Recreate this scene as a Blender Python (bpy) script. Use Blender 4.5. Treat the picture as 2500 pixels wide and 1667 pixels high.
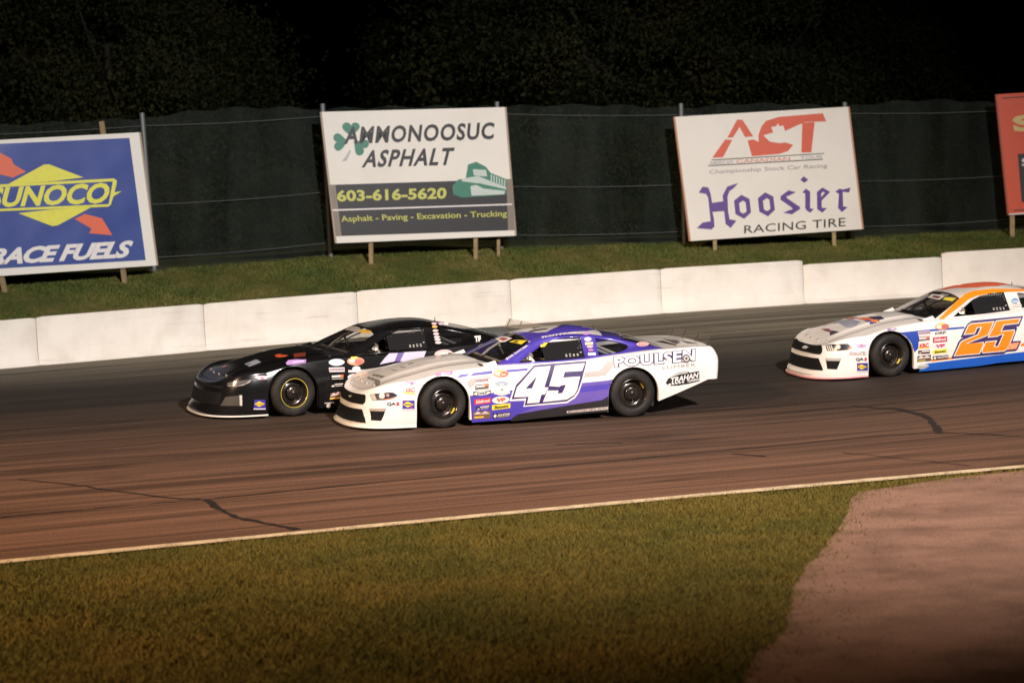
import bpy, bmesh, math, random
import numpy as np
from mathutils import Vector, Matrix
from mathutils.geometry import tessellate_polygon

for o in list(bpy.data.objects): bpy.data.objects.remove(o)
SC = bpy.context.scene
COL = SC.collection
rnd = random.Random(7)
nrs = np.random.RandomState(11)
R = math.radians

# ------------------------------------------------------------------ camera
FPX = 5315.0                      # focal length in pixels of the 2500 px wide photograph
PITCH, ROLL, EYE = R(3.65), R(2.2), 3.29
c_f = Vector((0, math.cos(PITCH), -math.sin(PITCH)))
u0 = Vector((0, math.sin(PITCH), math.cos(PITCH)))
c_r = Vector((1, 0, 0)) * math.cos(ROLL) - u0 * math.sin(ROLL)
c_u = u0 * math.cos(ROLL) + Vector((1, 0, 0)) * math.sin(ROLL)
EYEP = Vector((0, 0, EYE))
cam = bpy.data.cameras.new('camera')
cam.sensor_width = 36; cam.lens = FPX / 2500 * 36
cam.clip_end = 2000; cam.clip_start = .1
cam.dof.use_dof = True; cam.dof.focus_distance = 29.5; cam.dof.aperture_fstop = 1.5
camo = bpy.data.objects.new('camera', cam); COL.objects.link(camo)
camo.matrix_world = Matrix(((c_r.x, c_u.x, -c_f.x, 0), (c_r.y, c_u.y, -c_f.y, 0), (c_r.z, c_u.z, -c_f.z, EYE), (0, 0, 0, 1)))
SC.camera = camo

# ------------------------------------------------------------------ night sky
W = bpy.data.worlds.new('World'); SC.world = W; W.use_nodes = True
nt = W.node_tree; bg = nt.nodes['Background']
sky = nt.nodes.new('ShaderNodeTexSky'); sky.sky_type = 'NISHITA'; sky.sun_disc = False
sky.sun_elevation = R(-16); sky.sun_rotation = R(200)
nt.links.new(sky.outputs[0], bg.inputs[0]); bg.inputs[1].default_value = 0.003
SC.view_settings.view_transform = 'Standard'; SC.view_settings.look = 'None'
SC.view_settings.gamma = 1; SC.view_settings.exposure = 0
SC.view_settings.use_curve_mapping = False
SC.cycles.max_bounces = 6; SC.cycles.transparent_max_bounces = 24
SC.cycles.use_denoising = True; SC.cycles.sample_clamp_indirect = 4

# floodlight masts (position, aim, watts, colour); their lamps are made in mast()
MASTS = [((13.5, -2.5, 21), (0.3, 36.2, 1.0), 102000, (1.0, .935, .91), 46),
         ((-22, 4, 17), (-3.5, 25, 0.0), 56000, (1.0, .67, .41), 50)]

# ------------------------------------------------------------------ helpers
def ray(px, py): return c_f * FPX + c_r * (px - 1250) - c_u * (py - 833.5)
def at_z(px, py, z):
    d = ray(px, py); return EYEP + d * ((z - EYE) / d.z)
def at_y(px, py, y):
    d = ray(px, py); return EYEP + d * (y / d.y)
def proj(P):
    v = P - EYEP; k = FPX / v.dot(c_f)
    return 1250 + v.dot(c_r) * k, 833.5 - v.dot(c_u) * k
CX, CY, RW = 13.67, -3.43, 48.0          # centre of the turn and radius of the barrier's face
def on_r(px, py, r):
    d = ray(px, py); a = d.x**2 + d.y**2; b = 2 * (d.x * -CX + d.y * -CY); c = CX**2 + CY**2 - r * r
    return EYEP + d * ((-b + math.sqrt(b * b - 4 * a * c)) / (2 * a))

def spl(pts):
    pts = sorted(pts)
    xs = [p[0] for p in pts]; ys = [p[1] for p in pts]; n = len(xs); m = []
    for i in range(n):
        if i == 0: m.append((ys[1] - ys[0]) / (xs[1] - xs[0]))
        elif i == n - 1: m.append((ys[-1] - ys[-2]) / (xs[-1] - xs[-2]))
        else: m.append((ys[i + 1] - ys[i - 1]) / (xs[i + 1] - xs[i - 1]))
    def f(x):
        if x <= xs[0]: return ys[0] + m[0] * (x - xs[0])
        if x >= xs[-1]: return ys[-1] + m[-1] * (x - xs[-1])
        i = 0
        while x > xs[i + 1]: i += 1
        h = xs[i + 1] - xs[i]; t = (x - xs[i]) / h
        return ((1 + 2 * t) * (1 - t)**2 * ys[i] + t * (1 - t)**2 * h * m[i]
                + t * t * (3 - 2 * t) * ys[i + 1] + t * t * (t - 1) * h * m[i + 1])
    return f
def lin(pts):
    def f(x):
        if x <= pts[0][0]: return pts[0][1]
        for (a, b), (c, d) in zip(pts, pts[1:]):
            if x <= c: return b + (d - b) * (x - a) / (c - a)
        return pts[-1][1]
    return f
def sm(t): t = max(0, min(1, t)); return t * t * (3 - 2 * t)

def mk(name, verts, faces, mats, parent=None, fm=None, smooth=None, uv=None):
    me = bpy.data.meshes.new(name)
    me.from_pydata([tuple(v) for v in verts], [], faces)
    for m in (mats if isinstance(mats, (list, tuple)) else [mats]): me.materials.append(m)
    if fm is not None: me.polygons.foreach_set('material_index', fm)
    if smooth is not None:
        me.polygons.foreach_set('use_smooth', [True] * len(me.polygons))
        if smooth < 170: me.set_sharp_from_angle(angle=R(smooth))
    if uv is not None:
        l = me.uv_layers.new(name='UVMap')
        for p in me.polygons:
            for li, vi in zip(p.loop_indices, p.vertices): l.data[li].uv = uv[vi]
    me.update()
    o = bpy.data.objects.new(name, me); COL.objects.link(o)
    if parent: o.parent = parent
    return o
def tag(o, label, cat, group=None, kind=None):
    if label: o['label'] = label
    if cat: o['category'] = cat
    if group: o['group'] = group
    if kind: o['kind'] = kind
    return o
def empty(name, loc=(0, 0, 0), parent=None):
    o = bpy.data.objects.new(name, None); COL.objects.link(o); o.location = loc
    o.empty_display_size = .2
    if parent: o.parent = parent
    return o
class MB:
    def __init__(s): s.v = []; s.f = []; s.m = []
    def add(s, v, f, m=0):
        n = len(s.v); s.v += [tuple(q) for q in v]; s.f += [tuple(i + n for i in q) for q in f]; s.m += [m] * len(f)
    def box(s, a, b, m=0):
        x0, y0, z0 = a; x1, y1, z1 = b
        s.add([(x0,y0,z0),(x1,y0,z0),(x1,y1,z0),(x0,y1,z0),(x0,y0,z1),(x1,y0,z1),(x1,y1,z1),(x0,y1,z1)],
              [(0,3,2,1),(4,5,6,7),(0,1,5,4),(1,2,6,5),(2,3,7,6),(3,0,4,7)], m)
    def grid(s, rows, m=0, closed=False):
        n = len(rows[0]); v = [p for r in rows for p in r]; f = []
        for i in range(len(rows) - 1):
            for j in range(n if closed else n - 1):
                k = (j + 1) % n; f.append((i*n+j, i*n+k, (i+1)*n+k, (i+1)*n+j))
        s.add(v, f, m)
    def tube(s, pts, r, n=8, m=0, r2=None, cap=True):
        pts = [Vector(p) for p in pts]; rows = []; up = Vector((.31, .2, .93))
        for i, p in enumerate(pts):
            t = (pts[min(i+1, len(pts)-1)] - pts[max(i-1, 0)]).normalized()
            a = t.cross(up)
            if a.length < .05: a = t.cross(Vector((1, 0, 0)))
            a.normalize(); b = t.cross(a)
            k = i / max(1, len(pts) - 1); rr = r if r2 is None else r + (r2 - r) * k
            rows.append([p + a * (rr * math.cos(q * 2 * math.pi / n)) + b * (rr * math.sin(q * 2 * math.pi / n)) for q in range(n)])
        s.grid(rows, m, True)
        if cap:
            k = len(s.v); s.f.append(tuple(range(k - n, k))); s.m.append(m)
            k0 = k - n * len(rows); s.f.append(tuple(reversed(range(k0, k0 + n)))); s.m.append(m)
    def lathe(s, prof, n=32, m=0, c=(0, 0, 0)):
        rows = [[(c[0] + r * math.cos(a * 2 * math.pi / n), c[1] + y, c[2] + r * math.sin(a * 2 * math.pi / n)) for a in range(n)] for r, y in prof]
        s.grid(rows, m, True)
    def build(s, name, mats, parent=None, smooth=None):
        return mk(name, s.v, s.f, mats, parent, s.m, smooth)

# ------------------------------------------------------------------ materials
def mat(name, col, rough=.5, metal=0, coat=0, spec=.5, noise=None, bump=0, bscale=40):
    """noise=(scale, colour2, amount): dirt / wear patches of a second colour"""
    m = bpy.data.materials.new(name); m.use_nodes = True; n = m.node_tree; b = n.nodes['Principled BSDF']
    b.inputs['Base Color'].default_value = (*col, 1); b.inputs['Roughness'].default_value = rough
    b.inputs['Metallic'].default_value = metal; b.inputs['Coat Weight'].default_value = coat
    b.inputs['Coat Roughness'].default_value = .08; b.inputs['Specular IOR Level'].default_value = spec
    tc = n.nodes.new('ShaderNodeTexCoord')
    if noise:
        t = n.nodes.new('ShaderNodeTexNoise'); t.inputs['Scale'].default_value = noise[0]; t.inputs['Detail'].default_value = 6
        t.inputs['Roughness'].default_value = .65
        r = n.nodes.new('ShaderNodeMapRange'); r.inputs['From Min'].default_value = .42; r.inputs['From Max'].default_value = .72
        r.inputs['To Max'].default_value = noise[2]
        x = n.nodes.new('ShaderNodeMix'); x.data_type = 'RGBA'
        x.inputs['A'].default_value = (*col, 1); x.inputs['B'].default_value = (*noise[1], 1)
        n.links.new(tc.outputs['Object'], t.inputs['Vector']); n.links.new(t.outputs['Fac'], r.inputs['Value'])
        n.links.new(r.outputs[0], x.inputs['Factor']); n.links.new(x.outputs['Result'], b.inputs['Base Color'])
    if bump:
        t = n.nodes.new('ShaderNodeTexNoise'); t.inputs['Scale'].default_value = bscale; t.inputs['Detail'].default_value = 5
        u = n.nodes.new('ShaderNodeBump'); u.inputs['Strength'].default_value = bump; u.inputs['Distance'].default_value = .01
        n.links.new(tc.outputs['Object'], t.inputs['Vector']); n.links.new(t.outputs['Fac'], u.inputs['Height'])
        n.links.new(u.outputs[0], b.inputs['Normal'])
    return m
_flat = {}
def ink(col, rough=.45):
    k = tuple(col) + (rough,)
    if k not in _flat: _flat[k] = mat('print', col, rough, noise=(9, tuple(c * .8 + .01 for c in col), .5))
    return _flat[k]
def see_through(name, col, clear, rough=.1, gloss=.1):
    m = bpy.data.materials.new(name); m.use_nodes = True; n = m.node_tree
    for q in list(n.nodes): n.nodes.remove(q)
    out = n.nodes.new('ShaderNodeOutputMaterial'); tr = n.nodes.new('ShaderNodeBsdfTransparent')
    p = n.nodes.new('ShaderNodeBsdfPrincipled'); p.inputs['Base Color'].default_value = (*col, 1); p.inputs['Roughness'].default_value = rough
    p.inputs['Specular IOR Level'].default_value = gloss
    x = n.nodes.new('ShaderNodeMixShader'); x.inputs[0].default_value = 1 - clear
    n.links.new(tr.outputs[0], x.inputs[1]); n.links.new(p.outputs[0], x.inputs[2]); n.links.new(x.outputs[0], out.inputs[0])
    return m

def asphalt(name, ramp, streak=(.12, 5.0), vmax=18.0, drift=0.0, lines=1.0, patch=0.0, broad=1.0):
    m = bpy.data.materials.new(name); m.use_nodes = True; n = m.node_tree; b = n.nodes['Principled BSDF']; L = n.links.new
    b.inputs['Roughness'].default_value = .82; b.inputs['Specular IOR Level'].default_value = .25
    uv = n.nodes.new('ShaderNodeUVMap'); sep = n.nodes.new('ShaderNodeSeparateXYZ'); L(uv.outputs[0], sep.inputs[0])
    # wander the bands a little
    nz = n.nodes.new('ShaderNodeTexNoise'); nz.inputs['Scale'].default_value = .35; nz.inputs['Detail'].default_value = 5
    mp0 = n.nodes.new('ShaderNodeMapping'); mp0.inputs['Scale'].default_value = (.25, 1.2, 1); L(uv.outputs[0], mp0.inputs[0]); L(mp0.outputs[0], nz.inputs['Vector'])
    ma = n.nodes.new('ShaderNodeMath'); ma.operation = 'MULTIPLY_ADD'; L(nz.outputs['Fac'], ma.inputs[0]); ma.inputs[1].default_value = 3.2
    md = n.nodes.new('ShaderNodeMath'); md.operation = 'MULTIPLY_ADD'; L(sep.outputs['X'], md.inputs[0]); md.inputs[1].default_value = drift; L(sep.outputs['Y'], md.inputs[2])
    mb = n.nodes.new('ShaderNodeMath'); mb.operation = 'SUBTRACT'; L(md.outputs[0], mb.inputs[0]); mb.inputs[1].default_value = 1.6 - 3 * drift
    L(mb.outputs[0], ma.inputs[2])
    mc = n.nodes.new('ShaderNodeMath'); mc.operation = 'DIVIDE'; L(ma.outputs[0], mc.inputs[0]); mc.inputs[1].default_value = vmax
    cr = n.nodes.new('ShaderNodeValToRGB'); L(mc.outputs[0], cr.inputs[0])
    e = cr.color_ramp.elements
    while len(e) < len(ramp): e.new(.5)
    for q, (p, c) in zip(e, ramp): q.position = p; q.color = (*c, 1)
    # tyre streaks along the track
    mp = n.nodes.new('ShaderNodeMapping'); mp.inputs['Scale'].default_value = (*streak, 1); mp.inputs['Rotation'].default_value = (0, 0, R(1.2)); L(uv.outputs[0], mp.inputs[0])
    st = n.nodes.new('ShaderNodeTexNoise'); st.inputs['Scale'].default_value = 1; st.inputs['Detail'].default_value = 8; st.inputs['Roughness'].default_value = .62; L(mp.outputs[0], st.inputs['Vector'])
    sr = n.nodes.new('ShaderNodeMapRange'); L(st.outputs['Fac'], sr.inputs['Value']); sr.inputs['From Min'].default_value = .34; sr.inputs['From Max'].default_value = .66
    sr.inputs['To Min'].default_value = .55 if broad else .8; sr.inputs['To Max'].default_value = 1.3 if broad else 1.12
    mp2 = n.nodes.new('ShaderNodeMapping'); mp2.inputs['Scale'].default_value = (.05, 1.6, 1); mp2.inputs['Rotation'].default_value = (0, 0, R(-2)); L(uv.outputs[0], mp2.inputs[0])
    s2 = n.nodes.new('ShaderNodeTexNoise'); s2.inputs['Scale'].default_value = 1; s2.inputs['Detail'].default_value = 6; L(mp2.outputs[0], s2.inputs['Vector'])
    sr2 = n.nodes.new('ShaderNodeMapRange'); L(s2.outputs['Fac'], sr2.inputs['Value']); sr2.inputs['From Min'].default_value = .36; sr2.inputs['From Max'].default_value = .5
    sr2.inputs['To Min'].default_value = 1 - .32 * broad; sr2.inputs['To Max'].default_value = 1.0
    gr = n.nodes.new('ShaderNodeTexNoise'); gr.inputs['Scale'].default_value = 38; gr.inputs['Detail'].default_value = 3; L(uv.outputs[0], gr.inputs['Vector'])
    g2 = n.nodes.new('ShaderNodeMapRange'); L(gr.outputs['Fac'], g2.inputs['Value']); g2.inputs['From Min'].default_value = .3; g2.inputs['From Max'].default_value = .7
    g2.inputs['To Min'].default_value = .72; g2.inputs['To Max'].default_value = 1.28
    k1 = n.nodes.new('ShaderNodeMath'); k1.operation = 'MULTIPLY'; L(sr.outputs[0], k1.inputs[0]); L(g2.outputs[0], k1.inputs[1])
    k2 = n.nodes.new('ShaderNodeMath'); k2.operation = 'MULTIPLY'; L(k1.outputs[0], k2.inputs[0]); L(sr2.outputs[0], k2.inputs[1])
    last = k2
    for sc, rot, w, lo in (((.035, .75), .8, .011, .55), ((.05, 1.3), -2.2, .012, .62), ((.02, .45), 2.0, .009, .6)):
        mq = n.nodes.new('ShaderNodeMapping'); mq.inputs['Scale'].default_value = (*sc, 1); mq.inputs['Rotation'].default_value = (0, 0, R(rot)); mq.inputs['Location'].default_value = (rot, 3.1 * rot, 0); L(uv.outputs[0], mq.inputs[0])
        nq = n.nodes.new('ShaderNodeTexNoise'); nq.inputs['Scale'].default_value = 1; nq.inputs['Detail'].default_value = 1.5; L(mq.outputs[0], nq.inputs['Vector'])
        q1 = n.nodes.new('ShaderNodeMath'); q1.operation = 'SUBTRACT'; L(nq.outputs['Fac'], q1.inputs[0]); q1.inputs[1].default_value = .5
        q2 = n.nodes.new('ShaderNodeMath'); q2.operation = 'ABSOLUTE'; L(q1.outputs[0], q2.inputs[0])
        q3 = n.nodes.new('ShaderNodeMapRange'); L(q2.outputs[0], q3.inputs['Value']); q3.inputs['From Max'].default_value = w; q3.inputs['To Min'].default_value = 1 - (1 - lo) * lines; q3.inputs['To Max'].default_value = 1
        q4 = n.nodes.new('ShaderNodeMath'); q4.operation = 'MULTIPLY'; L(last.outputs[0], q4.inputs[0]); L(q3.outputs[0], q4.inputs[1]); last = q4
    vm = n.nodes.new('ShaderNodeVectorMath'); vm.operation = 'SCALE'; L(cr.outputs[0], vm.inputs[0]); L(last.outputs[0], vm.inputs['Scale'])
    L(vm.outputs[0], b.inputs['Base Color'])
    if patch:
        pn = n.nodes.new('ShaderNodeTexNoise'); pn.inputs['Scale'].default_value = .9; pn.inputs['Detail'].default_value = 9; pn.inputs['Roughness'].default_value = .72
        pm = n.nodes.new('ShaderNodeMapping'); pm.inputs['Scale'].default_value = (.9, 1.0, 1); L(uv.outputs[0], pm.inputs[0]); L(pm.outputs[0], pn.inputs['Vector'])
        pr = n.nodes.new('ShaderNodeMapRange'); L(pn.outputs['Fac'], pr.inputs['Value']); pr.inputs['From Min'].default_value = .36; pr.inputs['From Max'].default_value = .56; pr.inputs['To Min'].default_value = 1 - patch; pr.inputs['To Max'].default_value = 1.08
        v2 = n.nodes.new('ShaderNodeVectorMath'); v2.operation = 'SCALE'; L(vm.outputs[0], v2.inputs[0]); L(pr.outputs[0], v2.inputs['Scale']); L(v2.outputs[0], b.inputs['Base Color'])
    bu = n.nodes.new('ShaderNodeBump'); bu.inputs['Strength'].default_value = .35; bu.inputs['Distance'].default_value = .01; L(gr.outputs['Fac'], bu.inputs['Height']); L(bu.outputs[0], b.inputs['Normal'])
    return m

def grassy(name, c1, c2, c3, scale=.6):
    m = bpy.data.materials.new(name); m.use_nodes = True; n = m.node_tree; b = n.nodes['Principled BSDF']; L = n.links.new
    b.inputs['Roughness'].default_value = .8; b.inputs['Specular IOR Level'].default_value = .15
    g = n.nodes.new('ShaderNodeNewGeometry')
    t = n.nodes.new('ShaderNodeTexNoise'); t.inputs['Scale'].default_value = scale; t.inputs['Detail'].default_value = 7; t.inputs['Roughness'].default_value = .7
    L(g.outputs['Position'], t.inputs['Vector'])
    cr = n.nodes.new('ShaderNodeValToRGB'); e = cr.color_ramp.elements; e.new(.5)
    for q, (p, c) in zip(e, ((.36, c1), (.5, c2), (.66, c3))): q.position = p; q.color = (*c, 1)
    L(t.outputs['Fac'], cr.inputs[0])
    t2 = n.nodes.new('ShaderNodeTexNoise'); t2.inputs['Scale'].default_value = 14; L(g.outputs['Position'], t2.inputs['Vector'])
    mr = n.nodes.new('ShaderNodeMapRange'); L(t2.outputs['Fac'], mr.inputs['Value']); mr.inputs['To Min'].default_value = .72; mr.inputs['To Max'].default_value = 1.28
    vm = n.nodes.new('ShaderNodeVectorMath'); vm.operation = 'SCALE'; L(cr.outputs[0], vm.inputs[0]); L(mr.outputs[0], vm.inputs['Scale'])
    L(vm.outputs[0], b.inputs['Base Color'])
    return m

M_CONC = mat('painted_concrete', (.80, .77, .71), .7, noise=(1.4, (.60, .56, .49), .5), bump=.25, bscale=9)
def scuffed(m):
    n = m.node_tree; L = n.links.new; b = n.nodes['Principled BSDF']; src = b.inputs['Base Color'].links[0].from_socket
    tc = n.nodes['Texture Coordinate']; prev = src
    for sc, a, lo, hi, col in (((.9, .9, 14), .20, .62, .72, (.16, .14, .13)), ((2.2, 2.2, 1.3), .22, .56, .75, (.42, .37, .30)), ((5, 5, .8), .10, .58, .70, (.5, .42, .32))):
        mp = n.nodes.new('ShaderNodeMapping'); mp.inputs['Scale'].default_value = sc; L(tc.outputs['Object'], mp.inputs[0])
        t = n.nodes.new('ShaderNodeTexNoise'); t.inputs['Scale'].default_value = 1; t.inputs['Detail'].default_value = 6; L(mp.outputs[0], t.inputs['Vector'])
        r = n.nodes.new('ShaderNodeMapRange'); r.inputs['From Min'].default_value = lo; r.inputs['From Max'].default_value = hi; r.inputs['To Max'].default_value = a; L(t.outputs['Fac'], r.inputs['Value'])
        x = n.nodes.new('ShaderNodeMix'); x.data_type = 'RGBA'; x.inputs['B'].default_value = (*col, 1); L(prev, x.inputs['A']); L(r.outputs[0], x.inputs['Factor']); prev = x.outputs['Result']
    L(prev, b.inputs['Base Color'])
scuffed(M_CONC)
M_WOOD = mat('post_timber', (.34, .25, .13), .8, noise=(6, (.2, .14, .07), .8), bump=.3)
M_GALV = mat('fence_steel', (.17, .18, .18), .55, metal=.5)
M_WIRE = mat('fence_cable', (.10, .11, .11), .6, metal=.2)
M_BARK = mat('bark', (.022, .018, .013), .9, bump=.5, bscale=20)
M_BOARD = mat('sign_edge', (.42, .34, .26), .7)
M_LINE = mat('road_paint', (.66, .52, .33), .7, noise=(5, (.30, .21, .13), .9))
M_TAR = mat('crack_sealant', (.018, .013, .011), .6)
M_RUB = mat('tyre_rubber', (.013, .0115, .0105), .62, spec=.3, noise=(5, (.040, .033, .028), .75), bump=.15, bscale=60)
M_RIM = mat('wheel_black', (.03, .026, .024), .28, metal=.6, coat=.4, noise=(7, (.10, .07, .055), .6))
M_BLK = mat('matt_black', (.012, .012, .013), .7)
M_GRL = mat('grille_black', (.006, .006, .007), .7, spec=.2)
M_NET = mat('net_webbing', (.013, .013, .015), .9, spec=.1)
M_NETDOT = mat('net_buckle', (.55, .53, .5), .5)
M_GLASS = see_through('lexan_windscreen', (.01, .01, .011), .5, .06, .6)
M_CLEAR = see_through('clear_lexan', (.3, .28, .26), .90, .15, .5)
M_FROST = see_through('frosted_lexan', (.42, .40, .37), .55, .3, .4)
M_ALU = mat('aluminium', (.5, .49, .47), .35, metal=.9)
M_NETTING = see_through('fence_netting', (.036, .046, .039), .62, .9, .05)
def folded(m):      # the netting hangs in uneven folds, denser in some places
    n = m.node_tree; L = n.links.new; tc = n.nodes.new('ShaderNodeTexCoord'); x = [q for q in n.nodes if q.type == 'MIX_SHADER'][0]
    mp = n.nodes.new('ShaderNodeMapping'); mp.inputs['Scale'].default_value = (1.6, 1.6, .35); L(tc.outputs['Object'], mp.inputs[0])
    t = n.nodes.new('ShaderNodeTexNoise'); t.inputs['Scale'].default_value = 1; t.inputs['Detail'].default_value = 5; L(mp.outputs[0], t.inputs['Vector'])
    r = n.nodes.new('ShaderNodeMapRange'); r.inputs['From Min'].default_value = .3; r.inputs['From Max'].default_value = .7; r.inputs['To Min'].default_value = .16; r.inputs['To Max'].default_value = .46
    L(t.outputs['Fac'], r.inputs['Value']); L(r.outputs[0], x.inputs[0])
folded(M_NETTING)

# ------------------------------------------------------------------ lettering
_tx = {}
def text_mesh(s, bold=0.0, shear=0.0, space=1.0):
    k = (s, bold, shear, space)
    if k in _tx: return _tx[k]
    cu = bpy.data.curves.new('t', 'FONT'); cu.body = s; cu.offset = bold; cu.shear = shear; cu.space_character = space
    cu.resolution_u = 3; cu.fill_mode = 'FRONT'
    o = bpy.data.objects.new('t', cu); COL.objects.link(o)
    dg = bpy.context.evaluated_depsgraph_get(); e = o.evaluated_get(dg); me = e.to_mesh()
    v = [(q.co.x, q.co.y) for q in me.vertices]; f = [tuple(p.vertices) for p in me.polygons]
    e.to_mesh_clear(); bpy.data.objects.remove(o); bpy.data.curves.remove(cu)
    x0 = min(q[0] for q in v); x1 = max(q[0] for q in v); y0 = min(q[1] for q in v); y1 = max(q[1] for q in v)
    _tx[k] = ([((x - x0) / (x1 - x0), (y - y0) / (y1 - y0)) for x, y in v], f)
    return _tx[k]
def tess(*loops):
    V = [Vector((p[0], p[1], 0)) for l in loops for p in l]
    tris = tessellate_polygon([[Vector((p[0], p[1], 0)) for p in l] for l in loops])
    return [(p.x, p.y) for p in V], [tuple(t) for t in tris]
def bil(q, a, b):     # q = TL, TR, BR, BL ; a right, b up
    (x0, y0), (x1, y1), (x2, y2), (x3, y3) = q
    return (x3*(1-a)*(1-b) + x2*a*(1-b) + x1*a*b + x0*(1-a)*b, y3*(1-a)*(1-b) + y2*a*(1-b) + y1*a*b + y0*(1-a)*b)
def outset(poly, d):
    n = len(poly); A = sum(poly[i][0]*poly[(i+1)%n][1] - poly[(i+1)%n][0]*poly[i][1] for i in range(n)); s = 1 if A > 0 else -1
    out = []
    for i in range(n):
        p0, p1, p2 = poly[i-1], poly[i], poly[(i+1)%n]
        a = Vector((p1[0]-p0[0], p1[1]-p0[1])).normalized(); b = Vector((p2[0]-p1[0], p2[1]-p1[1])).normalized()
        n1 = Vector((a.y, -a.x)) * s; n2 = Vector((b.y, -b.x)) * s; m = n1 + n2
        if m.length < .3: m = n1
        m.normalize(); k = min(2.0, 1 / max(.3, m.dot(n1)))
        out.append((p1[0] + m.x * d * k, p1[1] + m.y * d * k))
    return out
def ell(cx, cy, rx, ry, n=20, tilt=0):
    c, s = math.cos(R(tilt)), math.sin(R(tilt))
    return [(cx + rx*math.cos(a)*c - ry*math.sin(a)*s, cy + rx*math.cos(a)*s + ry*math.sin(a)*c) for a in (i*2*math.pi/n for i in range(n))]
def aff(ox, oy, k):
    def f(*a):
        if len(a) == 2: return (ox + a[0]*k, oy + a[1]*k)
        return [(ox + p[0]*k, oy + p[1]*k) for p in a[0]]
    return f

# ================================================================== GROUND
def LY(x): return 22.9 + .385 * x - .004 * x * x          # inner edge of the track
ZF = spl([(-30, .35), (-8.5, .71), (-2.9, .845), (3.1, .99), (8.84, 1.085), (24, 1.3)])
TILT = lin([(-20, .16), (-9, .135), (-1.5, 0), (1.5, -.05), (3.5, -.07), (5, -.06), (9, .06), (12, .1), (30, .1)])
def WALL(x, r=RW): return CY + math.sqrt(max(1, r*r - (x - CX)**2))
def track_p(u, v):
    a = Vector((u, LY(u), 0)); xw = u - 5.4
    b = Vector((xw, WALL(xw, RW + .1), ZF(xw)))
    p = a.lerp(b, v)
    # the racing groove dips slightly towards the exit of the turn
    if 0 < v < 1: p.z += TILT(p.x) * (sm(v / .28) if v < .28 else sm((1 - v) / .5))
    return p
def track_z(X, Y):
    lo, hi = -40.0, 40.0
    for _ in range(40):
        u = (lo + hi) / 2; a = track_p(u, 0); b = track_p(u, 1)
        s = (b.x - a.x) * (Y - a.y) - (b.y - a.y) * (X - a.x)
        if s > 0: hi = u
        else: lo = u
    a = track_p(u, 0); b = track_p(u, 1); d = b - a
    v = ((X - a.x)*d.x + (Y - a.y)*d.y) / (d.x*d.x + d.y*d.y)
    return track_p(u, v).z, u, v
def at_track(px, py, lift=0):
    z = .3
    for _ in range(8):
        P = at_z(px, py, z); z = track_z(P.x, P.y)[0] + lift
    return at_z(px, py, z)

M_TRACK = asphalt('track_asphalt', [(0, (.158, .080, .048)), (.16, (.152, .078, .047)), (.30, (.116, .063, .040)), (.42, (.072, .043, .029)), (.54, (.040, .028, .021)), (.63, (.022, .0175, .015)), (.72, (.025, .021, .0175)), (.80, (.060, .052, .040)), (.90, (.120, .104, .076)), (1, (.195, .172, .125))], drift=.24)
M_ROAD = asphalt('road_asphalt', [(0, (.262, .142, .096)), (.5, (.23, .128, .090)), (1, (.26, .145, .10))], (1.1, 1.3), lines=0, patch=.36, broad=0)
M_TURF = grassy('infield_turf', (.050, .046, .010), (.072, .055, .012), (.098, .066, .015), .5)
M_BANK = grassy('bank_turf', (.06, .075, .02), (.095, .095, .026), (.16, .13, .045), .8)
M_BLADE = grassy('infield_blades', (.074, .070, .014), (.110, .088, .017), (.150, .104, .022), .5)
M_BLADE2 = grassy('bank_blades', (.068, .105, .026), (.112, .132, .033), (.185, .168, .052), .8)

us = [-16 + i * .5 for i in range(84)]
rows = [[track_p(u, v / 24) for u in us] for v in range(25)]
verts = [p for r in rows for p in r]
nu = len(us)
faces = [(i*nu+j, i*nu+j+1, (i+1)*nu+j+1, (i+1)*nu+j) for i in range(24) for j in range(nu-1)]
uv = [(us[j], i / 24 * 18) for i in range(25) for j in range(nu)]
track = mk('race_track', verts, faces, M_TRACK, None, smooth=180, uv=uv); tag(track, None, None, kind='structure')

def strip(name, pts, w, m, parent, lift=.004, on=True, wob=0.0):
    vs, fs = [], []
    for i, p in enumerate(pts):
        t = (pts[min(i+1, len(pts)-1)] - pts[max(0, i-1)]); t.z = 0; t.normalize(); nn = Vector((-t.y, t.x, 0))
        ww = w * (1 + wob * rnd.uniform(-1, 1))
        for s in (-.5, .5):
            q = p + nn * ww * s; z = (track_z(q.x, q.y)[0] if on else 0) + lift
            vs.append((q.x, q.y, z))
        if i: fs.append((2*i-2, 2*i-1, 2*i+1, 2*i))
    return mk(name, vs, fs, m, parent)
def path(pxs, n=6, jit=.02):
    P = [at_track(*p) for p in pxs]; out = []
    for a, b in zip(P, P[1:]):
        for i in range(n):
            q = a.lerp(b, i / n); q.x += rnd.uniform(-jit, jit); q.y += rnd.uniform(-jit, jit); out.append(q)
    return out + [P[-1]]
strip('edge_line', [Vector((-16 + i*.4, LY(-16 + i*.4) + .10, 0)) for i in range(100)], .17, M_LINE, track, .005, wob=.12)
for pts, w in ([(45,1170),(190,1185),(260,1195),(425,1217),(505,1219),(800,1190),(1250,1147),(1530,1122),(1808,1096),(2127,1066),(2292,1056),(2500,1066)], .035), \
              ([(505,1219),(530,1240),(575,1262),(640,1275),(725,1293)], .075), ([(2292,1058),(2286,1040),(2260,1016),(2196,1000),(2080,990)], .10), \
              ([(0,1262),(250,1240),(505,1219)], .03), ([(1790,1108),(1870,1115)], .05), ([(1350,1086),(1520,1081)], .04), ([(2060,1105),(2250,1125),(2370,1137)], .02):
    strip('crack', path(pts, 7), w, M_TAR, track, .006, wob=.45)

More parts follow.
